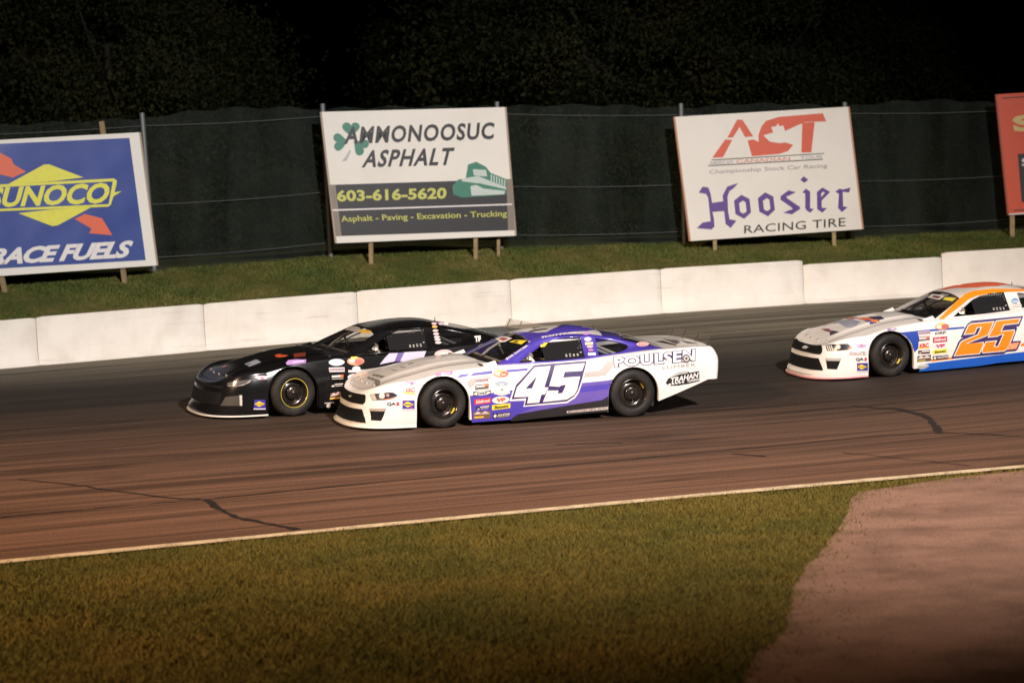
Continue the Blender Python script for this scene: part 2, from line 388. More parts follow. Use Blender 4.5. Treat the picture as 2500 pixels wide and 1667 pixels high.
# infield: one sheet to the horizon, and the brown access road beside it
inf = mk('infield_grass', [(-400, -300, -.016), (400, -300, -.016), (400, 400, -.016), (-400, 400, -.016)], [(0, 1, 2, 3)], M_TURF); tag(inf, None, None, kind='structure')
edge = [(2500,1146),(2310,1165),(2180,1186),(2100,1198),(2079,1213),(2066,1250),(2047,1287),(2015,1329),(1975,1372),(1941,1425),(1928,1478),(1914,1542),(1870,1575),(1840,1600),(1813,1667)]
E0 = [at_z(px, py, .0) for px, py in edge]
E2 = []
for a, b in zip(E0, E0[1:]):
    for i in range(5):
        q = a.lerp(b, i / 5); E2.append((q.x + rnd.uniform(-.02, .02), q.y + rnd.uniform(-.02, .02)))
E2.append((E0[-1].x, E0[-1].y))
d0 = Vector((1, .40, 0))
road_poly = [(E0[0].x + 30, E0[0].y + 12.5)] + E2 + [(E0[-1].x - 1.0, -12), (45, -12)]
v, f = tess(road_poly)
road = mk('access_road', [(x, y, -.010) for x, y in v], f, M_ROAD, uv=[(x, y) for x, y in v]); tag(road, None, None, kind='structure')

# bank between barrier and fence
RF = 51.2
foot = [on_r(px, py, RF) for px, py in [(-120,705),(0,695),(377,664),(808,628),(1212,608),(1669,596),(2065,584),(2500,564),(2640,558)]]
ZC = lin([(p.x, p.z) for p in foot])
def bank_p(x, k):      # k 0 at the barrier's back .. 1 at the fence
    r = RW + .2 + (RF - RW - .2) * k
    th = math.atan2(WALL(x) - CY, x - CX)
    X = CX + r * math.cos(th); Y = CY + r * math.sin(th)
    z = (ZF(x) + .55) * (1 - k) + ZC(X) * k if k <= 1 else ZC(X) + .0 * k
    return Vector((X, Y, z))
xs = [-20 + i * .6 for i in range(70)]
ks = [0, .15, .3, .5, .7, .85, 1, 1.3, 3, 8, 30, 90]
rows = [[bank_p(x, k) + Vector((0, 0, (.03 * math.sin(x * 1.7 + k * 5)) if 0 < k < 1 else 0)) for x in xs] for k in ks]
verts = [p for r in rows for p in r]; nu = len(xs)
faces = [(i*nu+j, i*nu+j+1, (i+1)*nu+j+1, (i+1)*nu+j) for i in range(len(ks)-1) for j in range(nu-1)]
bank = mk('grass_bank', verts, faces, M_BANK, smooth=180); tag(bank, None, None, kind='structure')

def blades(name, P, h, w, m, lab):
    n = len(P); a = nrs.uniform(0, 2*math.pi, n); cl = np.sin(P[:, 0]*3.1 + 1.7*np.sin(P[:, 1]*2.3)) * np.sin(P[:, 1]*3.7 + 1.3*np.sin(P[:, 0]*1.9)) + .6*np.sin(P[:, 0]*9.3 + P[:, 1]*7.1); hh = h * nrs.uniform(.5, 1.3, n) * (1 + .22*np.clip(cl, -1, 1.4)); lean = nrs.normal(0, .6, (n, 2)) * hh[:, None]
    dx = np.stack([np.cos(a), np.sin(a), np.zeros(n)], 1) * (w * nrs.uniform(.6, 1.4, n))[:, None]
    tip = P + np.stack([lean[:, 0], lean[:, 1], hh], 1)
    V = np.stack([P - dx, P + dx, tip], 1).reshape(-1, 3)
    me = bpy.data.meshes.new(name); me.vertices.add(3*n); me.vertices.foreach_set('co', V.ravel())
    me.loops.add(3*n); me.loops.foreach_set('vertex_index', np.arange(3*n, dtype=np.int32))
    me.polygons.add(n); me.polygons.foreach_set('loop_start', np.arange(0, 3*n, 3, dtype=np.int32))
    me.materials.append(m); me.update(calc_edges=True); me.validate()
    o = bpy.data.objects.new(name, me); COL.objects.link(o); tag(o, lab, 'grass', kind='stuff'); return o
N = 420000
X = nrs.uniform(-8.5, 6.5, N); Y = nrs.uniform(12.5, 25, N)
keep = (Y < 22.90 + .385*X - .004*X*X + nrs.normal(0, .035, N)) & (np.abs(X + .4) < Y * .30 + .9)
X, Y = X[keep], Y[keep]
ed = nrs.choice([.05, .16, .5], len(X), p=[.62, .30, .08]); JX, JY = X + nrs.normal(0, 1, len(X)) * ed, Y + nrs.normal(0, 1, len(X)) * ed; ins = np.zeros(len(X), bool); j = len(road_poly) - 1
for i in range(len(road_poly)):
    (xa, ya), (xb, yb) = road_poly[i], road_poly[j]; j = i
    if ya != yb: ins ^= ((ya > JY) != (yb > JY)) & (JX < (xb - xa) * (JY - ya) / (yb - ya) + xa)
ok = ~ins
X, Y = X[ok], Y[ok]
blades('grass', np.stack([X, Y, np.full(len(X), -.018)], 1), 0.042, .006, M_BLADE, 'short dry green grass of the infield in the foreground')
N = 150000
xx = nrs.uniform(-14, 13.5, N); kk = nrs.uniform(.03, 1.12, N)
r_ = RW + .2 + (RF - RW - .2) * kk; th = np.arctan2(np.sqrt(RW**2 - (xx-CX)**2), xx - CX)
Xb = CX + r_*np.cos(th); Yb = CY + r_*np.sin(th)
zc = np.interp(Xb, [p.x for p in foot], [p.z for p in foot]); zf = np.interp(xx, np.linspace(-20, 20, 81), [ZF(q) for q in np.linspace(-20, 20, 81)])
Zb = np.where(kk <= 1, (zf + .55)*(1-kk) + zc*kk, zc) - .01
blades('grass', np.stack([Xb, Yb, Zb], 1), .06, .010, M_BLADE2, 'mown grass on the bank between white barrier and fence')

# ================================================================== BARRIER
bx = [-17.9, -14.75, -11.55, -8.53, -5.70, -2.92, 0.02, 3.02, 5.94, 8.82, 11.7, 14.6, 17.5]
btop = {2: (1.475, 1.555), 3: (1.565, 1.63), 4: (1.63, 1.705), 5: (1.715, 1.79), 6: (1.79, 1.855), 7: (1.86, 1.905), 8: (1.815, 1.85), 9: (1.935, 1.985)}
blab = {1: 'white concrete barrier just outside the left edge of the photo', 10: 'white concrete barrier just outside the right edge of the photo', 2: 'white concrete barrier cut by the left edge of the photo', 3: 'white concrete barrier below the blue sign, ahead of the black car\'s nose',
        4: 'white concrete barrier behind the black car\'s hood and windshield', 5: 'white concrete barrier behind the black car\'s roof, below the clover sign',
        6: 'white concrete barrier just right of the clover sign, behind the blue car\'s rear', 7: 'white concrete barrier below the red and purple lettered sign, standing higher than its right neighbour',
        8: 'low-set white concrete barrier in front of the orange trimmed car\'s hood', 9: 'white concrete barrier behind the orange trimmed car\'s roof at the right edge'}
prof = [(.30, 0), (.30, .06), (.10, .14), (.04, .30), (.0, .78), (.012, .80), (-.13, .80), (-.16, .30), (-.36, .10), (-.36, 0)]
for i in range(1, len(bx) - 2):
    A = Vector((bx[i], WALL(bx[i]), 0)); B = Vector((bx[i+1], WALL(bx[i+1]), 0))
    t0, t1 = btop.get(i, (ZF(bx[i]) + .86, ZF(bx[i+1]) + .86))
    d = (B - A).normalized(); nin = Vector((d.y, -d.x, 0))      # towards the track
    g = .003; L = (B - A).length
    mb = MB(); rows = []
    for s in [0, .03, .07, .13, L*.25, L*.5, L*.75, L-.13, L-.07, L-.03, L]:
        ee = min(s, L - s); cv = max(0, 1 - ee / .13)**1.6; sq = 1 - .025 * cv
        zt = t0 + (t1 - t0) * s / L; zb = (ZF(bx[i]) * (1 - s/L) + ZF(bx[i+1]) * s/L) - .08
        rows.append([A + d * (g + s * (1 - 2*g/L)) + nin * ((o_ * .52 + .0) * sq - .055 * cv) + Vector((0, 0, zb + (zt - zb) * (h / .80) * (sq if h > .5 else 1))) for o_, h in prof])
    mb.grid(rows)
    n = len(prof); mb.f.append(tuple(range(n))); mb.m.append(0); mb.f.append(tuple(reversed(range(len(mb.v)-n, len(mb.v))))); mb.m.append(0)
    o = mb.build('concrete_barrier', M_CONC, smooth=40)
    tag(o, blab.get(i, 'white concrete barrier out of view beyond the frame edge'), 'barrier', 'white concrete barriers along the outside of the turn')

# ================================================================== FENCE
fence = empty('perimeter_fence', foot[4]); tag(fence, 'tall dark green netting fence with grey posts and cables behind the signs', 'fence')
fi = Matrix.Translation(-foot[4])
posts = [(-130, (-160, 300), (-130, 706)), (0, (346, 276), (378, 668)), (0, (787, 254), (808, 630)), (0, (1213, 249), (1224, 610)), (0, (1662, 253), (1671, 600)), (0, (2062, 250), (2070, 588)), (0, (2462, 244), (2470, 568)), (0, (2800, 240), (2806, 552))]
PP = []
for _, t, b in posts:
    B = on_r(b[0], b[1], RF); T = at_y(t[0], t[1], B.y)
    PP.append((B, T)); mb = MB(); mb.tube([B - Vector((0, 0, .3)), T], .055, 10); o = mb.build('post', M_GALV, fence, 60); o.data.transform(fi)
sag = [0, .12, .03, .06, .1, .14, .08]
for i in range(len(PP) - 1):
    (B0, T0), (B1, T1) = PP[i], PP[i+1]; rows = []
    back = Vector((0, .07, 0)); wob = rnd.uniform(0, 6)
    for k in range(9):
        r = []
        for j in range(17):
            q = j / 16; b = B0.lerp(B1, q); b.z = max(b.z, ZC(b.x)) - .05; t = T0.lerp(T1, q); t.z += -.10 + sag[i % 7] * math.sin(math.pi * q) * .9 - .03 * math.sin(q * 23 + wob)
            r.append(b.lerp(t, k / 8) + back + Vector((0, .03 * math.sin(q * 11 + k + wob), 0)))
        rows.append(r)
    mb = MB(); mb.grid(rows); o = mb.build('netting', M_NETTING, fence, 180); o.data.transform(fi)
    for fr in (.10, .43, .92):
        mb = MB(); mb.tube([B0.lerp(T0, fr).lerp(B1.lerp(T1, fr), j / 8) + Vector((0, .02, -.03 * math.sin(math.pi * j / 8))) for j in range(9)], .008, 5)
        o = mb.build('cable', M_WIRE, fence); o.data.transform(fi)

# ================================================================== SIGNS
class Sign:
    def __init__(s, name, label, quad, r, face, edge, edge2=None):
        BL = on_r(*quad[3], r); BR = on_r(*quad[2], r); s.o = (BL + BR) / 2
        d = BR - BL; d.z = 0; d.normalize(); s.n = Vector((d.y, -d.x, 0))      # towards the camera side
        s.root = empty(name, (s.o.x, s.o.y, ZC(s.o.x))); s.base = Vector(s.root.location)
        tag(s.root, label, 'sign', 'advertising signs on posts in front of the fence')
        Q = [s.pt(p) for p in quad]; s.Q = Q; mb = MB(); th = s.n * -.035
        mb.add([q - s.base for q in Q] + [q + th - s.base for q in Q], [(3, 2, 1, 0), (4, 5, 6, 7), (0, 1, 5, 4), (1, 2, 6, 5), (2, 3, 7, 6), (3, 0, 4, 7)])
        mb.build('panel', face, s.root)
        # timber edging proud of the panel on the two sides
        for a, b in ((0, 3), (1, 2)):
            mb = MB(); mb.tube([Q[a] + th * .6 - s.base, Q[b] + th * .6 - s.base], .03, 6); mb.build('edge_trim', edge, s.root)
    def pt(s, p, off=0):
        d = ray(*p); k = (s.o - EYEP).dot(s.n) / d.dot(s.n); return EYEP + d * k + s.n * off
    def poly(s, name, loops, m, off=.003):
        v, f = tess(*loops); return mk(name, [s.pt(p, off) - s.base for p in v], f, m, s.root)
    def text(s, st, quad, m, off=.006, bold=.02, shear=0, space=1.0, name='lettering'):
        v, f = text_mesh(st, bold, shear, space); P = [s.pt(bil(quad, a, b), off) - s.base for a, b in v]
        if quad[3][1] - quad[0][1] < 22: return mk(name, P, f, m, s.root)
        par = list(range(len(v)))                     # big letters: one part each
        def root(i):
            while par[i] != i: par[i] = par[par[i]]; i = par[i]
            return i
        for t in f:
            for i in t[1:]: par[root(i)] = root(t[0])
        for g in sorted({root(t[0]) for t in f}):
            ff = [t for t in f if root(t[0]) == g]; ids = sorted({i for t in ff for i in t}); ix = {i: k for k, i in enumerate(ids)}
            mk('letter', [P[i] for i in ids], [tuple(ix[i] for i in t) for t in ff], m, s.root)
    def post(s, t, b, w=.09, extra=.0):
        T = s.pt(t) - s.n * (.09 + extra); B = s.pt(b) - s.n * (.09 + extra); B.z = min(B.z, ZC(B.x)) - .25
        mb = MB(); mb.tube([B - s.base, T - s.base], w * .62, 4); mb.build('post', M_WOOD, s.root)

WHITE = mat('sign_white', (.74, .72, .66), .55, noise=(.9, (.66, .63, .57), .6))
def crease(name, col):      # vinyl banner with soft folds
    m = mat(name, col, .42, noise=(1.2, tuple(c * 1.35 + .02 for c in col), .35), bump=.4, bscale=.8)
    m.node_tree.nodes['Noise Texture.001'].inputs['Detail'].default_value = 1.2
    m.node_tree.nodes['Bump'].inputs['Distance'].default_value = .12
    return m
BLUE_S = crease('banner_blue', (.021, .052, .25))
YEL_S = ink((.72, .70, .075)); RED_S = ink((.70, .13, .06)); INKW = ink((.74, .72, .70)); INKK = ink((.018, .018, .018))
# --- blue banner
q = aff(0, 230, .3189)
S = Sign('billboard', 'blue sign with yellow diamond and red arrow in a white frame, at the left edge', [(-112, 348), (341, 323.5), (384, 648), (-75, 679)], 50.6, WHITE, M_BOARD)
S.poly('banner', [q([(-285, 394), (990, 336), (1115, 1270), (-235, 1348)])], BLUE_S, .004)
S.poly('emblem', [q([(200, 595), (105, 540), (85, 495), (0, 450), (-110, 400), (-180, 430), (-110, 500), (-60, 590), (0, 615), (95, 640)])], RED_S, .008)
S.poly('emblem', [q([(570, 955), (650, 918), (780, 950), (860, 1080), (680, 1065), (700, 1030)])], RED_S, .008)
S.poly('emblem', [q([(60, 690), (335, 540), (375, 538), (638, 638), (400, 668)])], YEL_S, .012)
S.poly('emblem', [q([(140, 912), (380, 885), (705, 862), (440, 1005), (400, 1011)])], YEL_S, .012)
S.poly('emblem', [q([(-150, 700), (870, 646), (893, 662), (890, 690), (875, 752), (930, 744), (868, 782), (845, 850), (825, 862), (-175, 904), (-190, 870)])], YEL_S, .012)
S.poly('emblem', [q([(-130, 720), (862, 668), (830, 842), (-158, 885)])], BLUE_S, .015)
S.text('SUNOCO', [q(-78, 716), q(848, 676), q(822, 836), q(-100, 872)], YEL_S, .019, .035, .12, 1.0)
S.text('RACE FUELS', [q(-75, 1184), q(1022, 1118), q(1000, 1250), q(-95, 1312)], INKW, .010, .045, .25, .93)
S.post((251, 296), (309, 676)); S.post((-60, 340), (16, 698))
# --- paving company sign
q = aff(740, 220, .2934)
S = Sign('billboard', 'white sign with green clover, black lower half and yellow phone number', [(784, 273.7), (1234, 262), (1259, 575.6), (820.7, 594)], 50.55, WHITE, M_BOARD)
DK = ink((.026, .026, .030)); TEAL = ink((.045, .20, .14)); YG = ink((.50, .52, .12)); TAUPE = ink((.22, .19, .15)); GREY = ink((.42, .42, .42))
S.poly('lower_field', [q([(213, 790), (1690, 743), (1738, 740), (1760, 1166), (283, 1216), (262, 1100)])], DK, .004)
S.poly('side_band', [q([(213, 790), (268, 788), (320, 1214), (275, 1217)])], TAUPE, .008)
S.poly('side_band', [q([(1690, 742), (1738, 740), (1764, 1165), (1705, 1167)])], TAUPE, .008)
S.poly('rule', [q([(245, 994), (1738, 945), (1740, 957), (247, 1006)])], INKW, .010)
for cx, cy, an in ((398, 322, 0), (306, 432, -95), (478, 470, 125)):      # three heart-shaped leaves, points to the middle
    heart = []
    for k in range(28):
        t = k * 2 * math.pi / 28; hx = 16 * math.sin(t)**3 / 17; hy = (13 * math.cos(t) - 5 * math.cos(2*t) - 2 * math.cos(3*t) - math.cos(4*t)) / 17
        ca, sa = math.cos(R(an)), math.sin(R(an)); X_, Y_ = hx * 78, -hy * 74; heart.append((cx + X_ * ca - Y_ * sa, cy + X_ * sa + Y_ * ca))
    S.poly('clover', [q(heart)], TEAL, .006)
S.poly('clover', [q([(385, 500), (400, 505), (360, 590), (320, 592), (350, 560)])], GREY, .006)
S.text('AMMONOOSUC', [q(350, 308), q(1592, 268), q(1588, 410), q(338, 452)], DK, .010, .028, .06, 1.12)
S.text('ASPHALT', [q(510, 502), q(1262, 478), q(1240, 625), q(485, 646)], DK, .010, .028, .12, 1.15)
S.poly('truck', [q([(1240, 800), (1290, 745), (1352, 738), (1372, 620), (1440, 598), (1520, 640), (1560, 690), (1690, 742), (1690, 870), (1500, 885), (1320, 895), (1250, 870)])], TEAL, .012)
PALE = ink((.50, .58, .54))
S.poly('truck', [q([(1320, 740), (1450, 715), (1690, 810), (1690, 828), (1480, 780), (1320, 760)])], PALE, .015)
S.poly('truck', [q([(1410, 660), (1520, 665), (1530, 720), (1420, 712)])], PALE, .015)
S.poly('truck', [q([(1390, 800), (1440, 790), (1500, 820), (1680, 840), (1670, 868), (1400, 880)])], PALE, .015)
for k in range(6): S.poly('truck', [q([(1560 + k*22, 700 + k*9), (1570 + k*22, 703 + k*9), (1570 + k*22, 760 + k*9), (1560 + k*22, 757 + k*9)])], PALE, .015)
S.text('603-616-5620', [q(275, 834), q(1195, 810), q(1190, 905), q(285, 930)], YG, .010, .035, 0, 1.02)
S.text('Asphalt - Paving - Excavation - Trucking', [q(310, 1048), q(1695, 1002), q(1695, 1066), q(322, 1112)], YG, .012, .012, 0, 1.0)
S.post((905, 300), (908, 624)); S.post((1163, 300), (1164, 612)); S.post((1222, 300), (1224, 607), .07, .12)
# --- touring series / tyre sign
q = aff(1600, 220, .2742)
S = Sign('billboard', 'white sign with orange red letters above purple old-style lettering', [(1646.6, 285.8), (2072, 261), (2107, 559.5), (1685, 588.8)], 50.5, WHITE, ink((.45, .22, .13)))
OR = ink((.62, .105, .055)); PU = ink((.105, .045, .25))
S.poly('emblem', [q([(640, 426), (728, 264), (776, 266), (872, 414), (798, 420), (750, 330), (690, 424)])], OR)
S.poly('emblem', [q([(505, 605), (622, 440), (684, 446), (602, 600)])], OR)
S.poly('emblem', [q([(985, 275), (1100, 240), (1490, 208), (1522, 280), (1335, 286), (1250, 322), (1155, 366), (1140, 318), (1100, 322), (1096, 296), (1074, 324), (1030, 330), (1050, 378), (960, 405), (1020, 460), (1100, 474), (1160, 468), (1228, 490), (1180, 545), (1100, 570), (860, 590), (820, 450), (870, 440), (920, 462), (918, 400), (945, 325)])], OR)
S.poly('emblem', [q([(1308, 292), (1418, 286), (1388, 555), (1300, 558)])], OR, .004)
S.poly('rule', [q([(500, 620), (1502, 562), (1502, 569), (500, 628)])], INKK); S.poly('rule', [q([(470, 672), (1492, 613), (1492, 621), (470, 680)])], INKK)
S.text('AMERICAN', [q(480, 635), q(690, 622), q(690, 655), q(480, 668)], GREY, .005, .02)
S.text('CANADIAN', [q(720, 620), q(1200, 594), q(1200, 627), q(720, 654)], ink((.62, .3, .26)), .005, .02)
S.text('TOUR', [q(1290, 589), q(1490, 578), q(1490, 608), q(1290, 620)], GREY, .005, .02)
S.text('Championship Stock Car Racing', [q(480, 712), q(1530, 655), q(1530, 702), q(480, 758)], ink((.3, .3, .3)), .005, .008)
for P in ([(420, 860), (472, 868), (492, 925), (505, 1005), (604, 990), (598, 940), (640, 860), (738, 828), (700, 872), (660, 900), (642, 950), (648, 1080), (660, 1150), (722, 1163), (670, 1228), (625, 1192), (612, 1078), (508, 1086), (522, 1150), (526, 1215), (500, 1242), (368, 1230), (420, 1180), (492, 1168), (470, 960), (450, 925), (385, 915)],
          [(1115, 945), (1185, 893), (1252, 910), (1192, 940), (1165, 946), (1175, 965), (1286, 1040), (1288, 1060), (1215, 1107), (1138, 1092), (1200, 1066), (1225, 1060), (1205, 1040), (1112, 975)],
          [(1308, 912), (1340, 878), (1378, 905), (1378, 1055), (1412, 1058), (1380, 1092), (1345, 1072), (1334, 1050), (1334, 922)], [(1290, 800), (1320, 768), (1362, 800), (1325, 827)],
          [(1600, 905), (1640, 878), (1670, 886), (1738, 868), (1725, 912), (1668, 906), (1672, 1035), (1712, 1044), (1660, 1087), (1626, 1050), (1634, 925)]):
    S.poly('lettering', [q(P)], PU)
for dx, dy in ((0, 0), (212, -22)):
    S.poly('lettering', [q([(700+dx, 985+dy), (765+dx, 933+dy), (838+dx, 970+dy), (852+dx, 1090+dy), (790+dx, 1147+dy), (713+dx, 1105+dy)]), q([(745+dx, 1008+dy), (780+dx, 985+dy), (803+dx, 1000+dy), (812+dx, 1082+dy), (785+dx, 1100+dy), (755+dx, 1086+dy)])], PU)
S.poly('lettering', [q([(1438, 908), (1488, 868), (1556, 908), (1480, 985), (1482, 1048), (1528, 1052), (1486, 1092), (1440, 1060)]), q([(1474, 925), (1492, 905), (1510, 915), (1478, 952)])], PU)
S.text('RACING TIRE', [q(790, 1207), q(1692, 1135), q(1692, 1213), q(790, 1277)], INKK, .005, .004, 0, 1.05)
S.post((1742, 300), (1748, 600)); S.post((2030, 300), (2040, 585))
# --- orange sign, cut by the frame
q = aff(2200, 180, .3315)
S = Sign('billboard', 'orange red sign with a dark box, cut off by the right edge', [(2432, 231), (2860, 205), (2880, 497), (2462, 525)], 50.5, ink((.62, .085, .035)), ink((.30, .06, .03)))
S.poly('rule', [q([(742, 178), (1900, 105), (1900, 112), (742, 186)])], INKK); S.poly('rule', [q([(828, 1004), (1960, 928), (1960, 936), (828, 1012)])], INKK)
S.poly('rule', [q([(790, 1032), (2040, 946), (2040, 955), (792, 1042)])], INKW, .004)
S.text('S', [q(815, 312), q(975, 300), q(985, 418), q(830, 432)], ink((.62, .5, .2)), .006, .05)
S.poly('dark_box', [q([(858, 592), (1720, 535), (1745, 885), (888, 946)])], INKK)
S.text('S', [q(885, 625), q(935, 622), q(940, 680), q(890, 684)], INKW, .008, .03)
S.post((2475, 300), (2473, 568), .11)

# ================================================================== TREES
def crown_mesh(name, n_cl, n_lf, rx, rz, conic, seed, leaf=.085):
    rs = np.random.RandomState(seed); V = []
    for i in range(n_cl):
        t = rs.uniform(0, 1); a = rs.uniform(0, 2*math.pi)
        if conic: h = t; rad = rx * (1 - t)**.8 * rs.uniform(.45, 1.0); z = rz * 2 * h
        else:
            h = rs.uniform(-.95, 1); rad = rx * math.sqrt(max(0, 1 - h*h)) * rs.uniform(.45, 1.08); z = rz * (1 + h)
        c = np.array([rad*math.cos(a), rad*math.sin(a), z]); s = rs.uniform(.35, .85) * (.55 if conic else 1)
        p = c + rs.normal(0, 1, (n_lf, 3)) * np.array([s, s, s*.55])
        V.append(p)
    P = np.concatenate(V); n = len(P)
    a = rs.normal(0, 1, (n, 3)); a /= np.linalg.norm(a, axis=1)[:, None]; b = np.cross(a, rs.normal(0, 1, (n, 3))); b /= np.linalg.norm(b, axis=1)[:, None]
    sz = leaf * rs.uniform(.5, 1.2, n)[:, None]
    Q = np.stack([P - a*sz, P + b*sz*.5, P + a*sz, P - b*sz*.5], 1).reshape(-1, 3)
    me = bpy.data.meshes.new(name); me.vertices.add(4*n); me.vertices.foreach_set('co', Q.ravel())
    me.loops.add(4*n); me.loops.foreach_set('vertex_index', np.arange(4*n, dtype=np.int32))
    me.polygons.add(n); me.polygons.foreach_set('loop_start', np.arange(0, 4*n, 4, dtype=np.int32)); me.update(calc_edges=True); me.validate()
    me.materials.append(M_LEAF); return me
M_LEAF = grassy('leaves', (.016, .022, .009), (.028, .032, .012), (.046, .042, .015), .5)
CR = [crown_mesh('crown', 130, 520, 3.3, 4.2, False, 1), crown_mesh('crown', 120, 480, 2.7, 4.6, False, 2), crown_mesh('crown', 100, 420, 2.2, 3.4, False, 3), crown_mesh('crown', 80, 320, 1.25, 2.9, True, 4, .07)]
def trunk_mesh(h, seed):
    rs = random.Random(seed); mb = MB(); p = Vector((0, 0, -.4)); pts = [p]
    for i in range(6): p = p + Vector((rs.uniform(-.15, .15), rs.uniform(-.15, .15), h / 6)); pts.append(p)
    mb.tube(pts, .24, 8, r2=.05)
    for i in range(9):
        b = pts[2 + i % 4]; a = rs.uniform(0, 6.3); d = Vector((math.cos(a), math.sin(a), rs.uniform(.35, 1.0)))
        k_ = .4 if seed == 4 else 1; mb.tube([b, b + d * 1.0 * k_, b + d * 2.1 * k_ + Vector((0, 0, .4 * k_))], .08, 6, r2=.02)
    return mb
TR = []
for h, s in ((8, 1), (8, 2), (6.2, 3), (6, 4)):
    o = trunk_mesh(h, s).build('trunk', M_BARK, None, 180); TR.append(o.data); bpy.data.objects.remove(o)
trees = [(-14.8, 66, 0, 1.15, 0.2, 1.2, 'broad dark tree at the far left behind the blue sign, its top out of frame'),
         (-11.2, 63, 1, 1.0, 2.1, .6, 'dark tree behind the fence above the right edge of the blue sign'),
         (-9.0, 69, 2, .95, .9, .5, 'lower dark tree left of the black sky gap, between blue sign and clover sign'),
         (-3.6, 72, 3, 1.05, 0, .7, 'small pointed tree standing alone above the clover sign'),
         (.4, 66, 2, 1.2, 4.0, .9, 'dim tree rising above the right corner of the clover sign'),
         (3.1, 61, 0, .92, 1.4, 1.0, 'big round dim tree between the clover sign and the purple lettered sign'),
         (7.7, 59.5, 1, .92, 3.1, .0, 'tall dim tree directly above the purple lettered sign'),
         (10.4, 61, 0, .76, 2.5, .3, 'rightmost dim round tree, right of the purple lettered sign')]
for x, y, k, s, rz, lift, lab in trees:
    t = empty('tree', (x, y, ZC(x))); t.rotation_euler = (0, 0, rz); t.scale = (s, s, s); tag(t, lab, 'tree', 'dark trees behind the fence')
    o = bpy.data.objects.new('trunk', TR[k]); COL.objects.link(o); o.parent = t
    o = bpy.data.objects.new('crown', CR[k]); COL.objects.link(o); o.parent = t; o.location = (0, 0, lift)
shr = [(-13, 57.5, .62), (-9.6, 58.5, .5), (-6, 58, .42), (.6, 57.5, .5), (2.8, 58.5, .6), (5.2, 57.5, .5), (8.6, 58, .55), (11.2, 58.5, .5)]
sl = ['dark bush behind the netting beside the blue sign', 'dark bush seen through the netting just right of the blue sign', 'dark bush behind the netting left of the clover sign', 'bush behind the netting touching the clover sign\'s right side', 'rounded bush behind the netting midway between clover sign and purple lettered sign', 'bush behind the netting at the purple lettered sign\'s left post', 'bush behind the purple lettered sign\'s right half', 'bush behind the netting right of the purple lettered sign']
for (x, y, s), lab in zip(shr, sl):
    t = empty('bush', (x, y, ZC(x))); t.scale = (s, s, s * .75); t.rotation_euler = (0, 0, x); tag(t, lab, 'bush', 'bushes behind the netting')
    o = bpy.data.objects.new('foliage', CR[2]); COL.objects.link(o); o.parent = t; o.location = (0, 0, -.3)
    mb = MB()
    for i in range(4): mb.tube([(0, 0, -.2), (rnd.uniform(-.6, .6), rnd.uniform(-.6, .6), 2.2)], .06, 5, r2=.02)
    mb.build('stem', M_BARK, t)

# ================================================================== FLOODLIGHT MASTS (beside and behind the camera)
def mast(pos, aim, watts, col, size, lab):
    x, y, h = pos; t = empty('floodlight_mast', (x, y, 0)); tag(t, lab, 'floodlight', 'floodlight masts of the infield')
    mb = MB(); mb.tube([(0, 0, -.5), (0, 0, h + .3)], .22, 12, r2=.12); mb.build('pole', M_GALV, t, 60)
    a = Vector(aim) - Vector(pos); rt = a.cross(Vector((0, 0, 1))).normalized(); d = a.normalized()
    mb = MB(); mb.tube([rt * -1.6 + Vector((0, 0, h)), rt * 1.6 + Vector((0, 0, h))], .07, 8); mb.build('crossarm', M_GALV, t, 60)
    for i in range(4):
        c = Vector((0, 0, h)) + rt * (-1.35 + .9 * i) + d * .25; up = rt.cross(d); rows = []
        for k, rr in ((-.3, .10), (-.25, .2), (.05, .34), (.08, .34)):
            rows.append([c + d * k + rt * (rr * math.cos(q * math.pi / 8)) + up * (rr * math.sin(q * math.pi / 8)) for q in range(16)])
        mb = MB(); mb.grid(rows, 0, True); mb.build('lamp_head', M_ALU, t, 50)
    l = bpy.data.lights.new('floodlight', 'SPOT'); l.energy = watts; l.color = col; l.spot_size = R(size); l.spot_blend = 1.0; l.shadow_soft_size = .9
    o = bpy.data.objects.new('floodlight', l); COL.objects.link(o); o.parent = t
    o.location = Vector((0, 0, h)) + d * .8; o.rotation_euler = a.to_track_quat('-Z', 'Y').to_euler()
for i, (p, a, w, c, s) in enumerate(MASTS): mast(p, a, w, c, s, ['tall floodlight mast with four lamps standing right of the camera', 'tall floodlight mast with four lamps standing far left of the camera'][i])

# ================================================================== STOCK CARS
# local frame of a car: x forward, y to its left, z up, origin on the ground midway between the axles
AX, WR, AR = 1.375, .337, .372
XF0, XR0 = AX + AR, -2.53
ZS = spl([(2.0, .61), (1.72, .675), (1.35, .755), (1.0, .792), (.6, .812), (0, .814), (-.66, .832), (-1.1, .872), (-1.4, .897), (-1.75, .922), (-2.3, .938), (-2.6, .93)])
WD = spl([(2.0, .915), (1.72, .935), (1.35, .95), (.9, .945), (0, .935), (-.9, .945), (-1.35, .957), (-1.9, .945), (-2.3, .905), (-2.5, .87)])
RL = .045
def side_y(x, z):
    zs = ZS(x); t = (z - .1) / (zs - .1); w = WD(x)
    k = 1 - .022 * ((.35 - t) / .35)**2 if t < .35 else 1 - .075 * ((t - .35) / .65)**2.2
    return w * k
def section(x, t, zb):
    z1 = ZS(x) - RL
    if t <= .8: z = zb + (z1 - zb) * t / .8; return side_y(x, z), z
    a = (t - .8) / .2 * math.pi / 2
    return side_y(x, z1) - RL * (1 - math.cos(a)), z1 + RL * math.sin(a)
def ytop(x): return side_y(x, ZS(x) - RL) - RL
CROWN = lin([(-2.3, .02), (-1.7, .02), (.5, .045), (1.0, .055), (1.75, .06)])
FX = spl([(0, 2.59), (.08, 2.60), (.2, 2.55), (.5, 2.51), (.8, 2.45), (1, 2.37)])
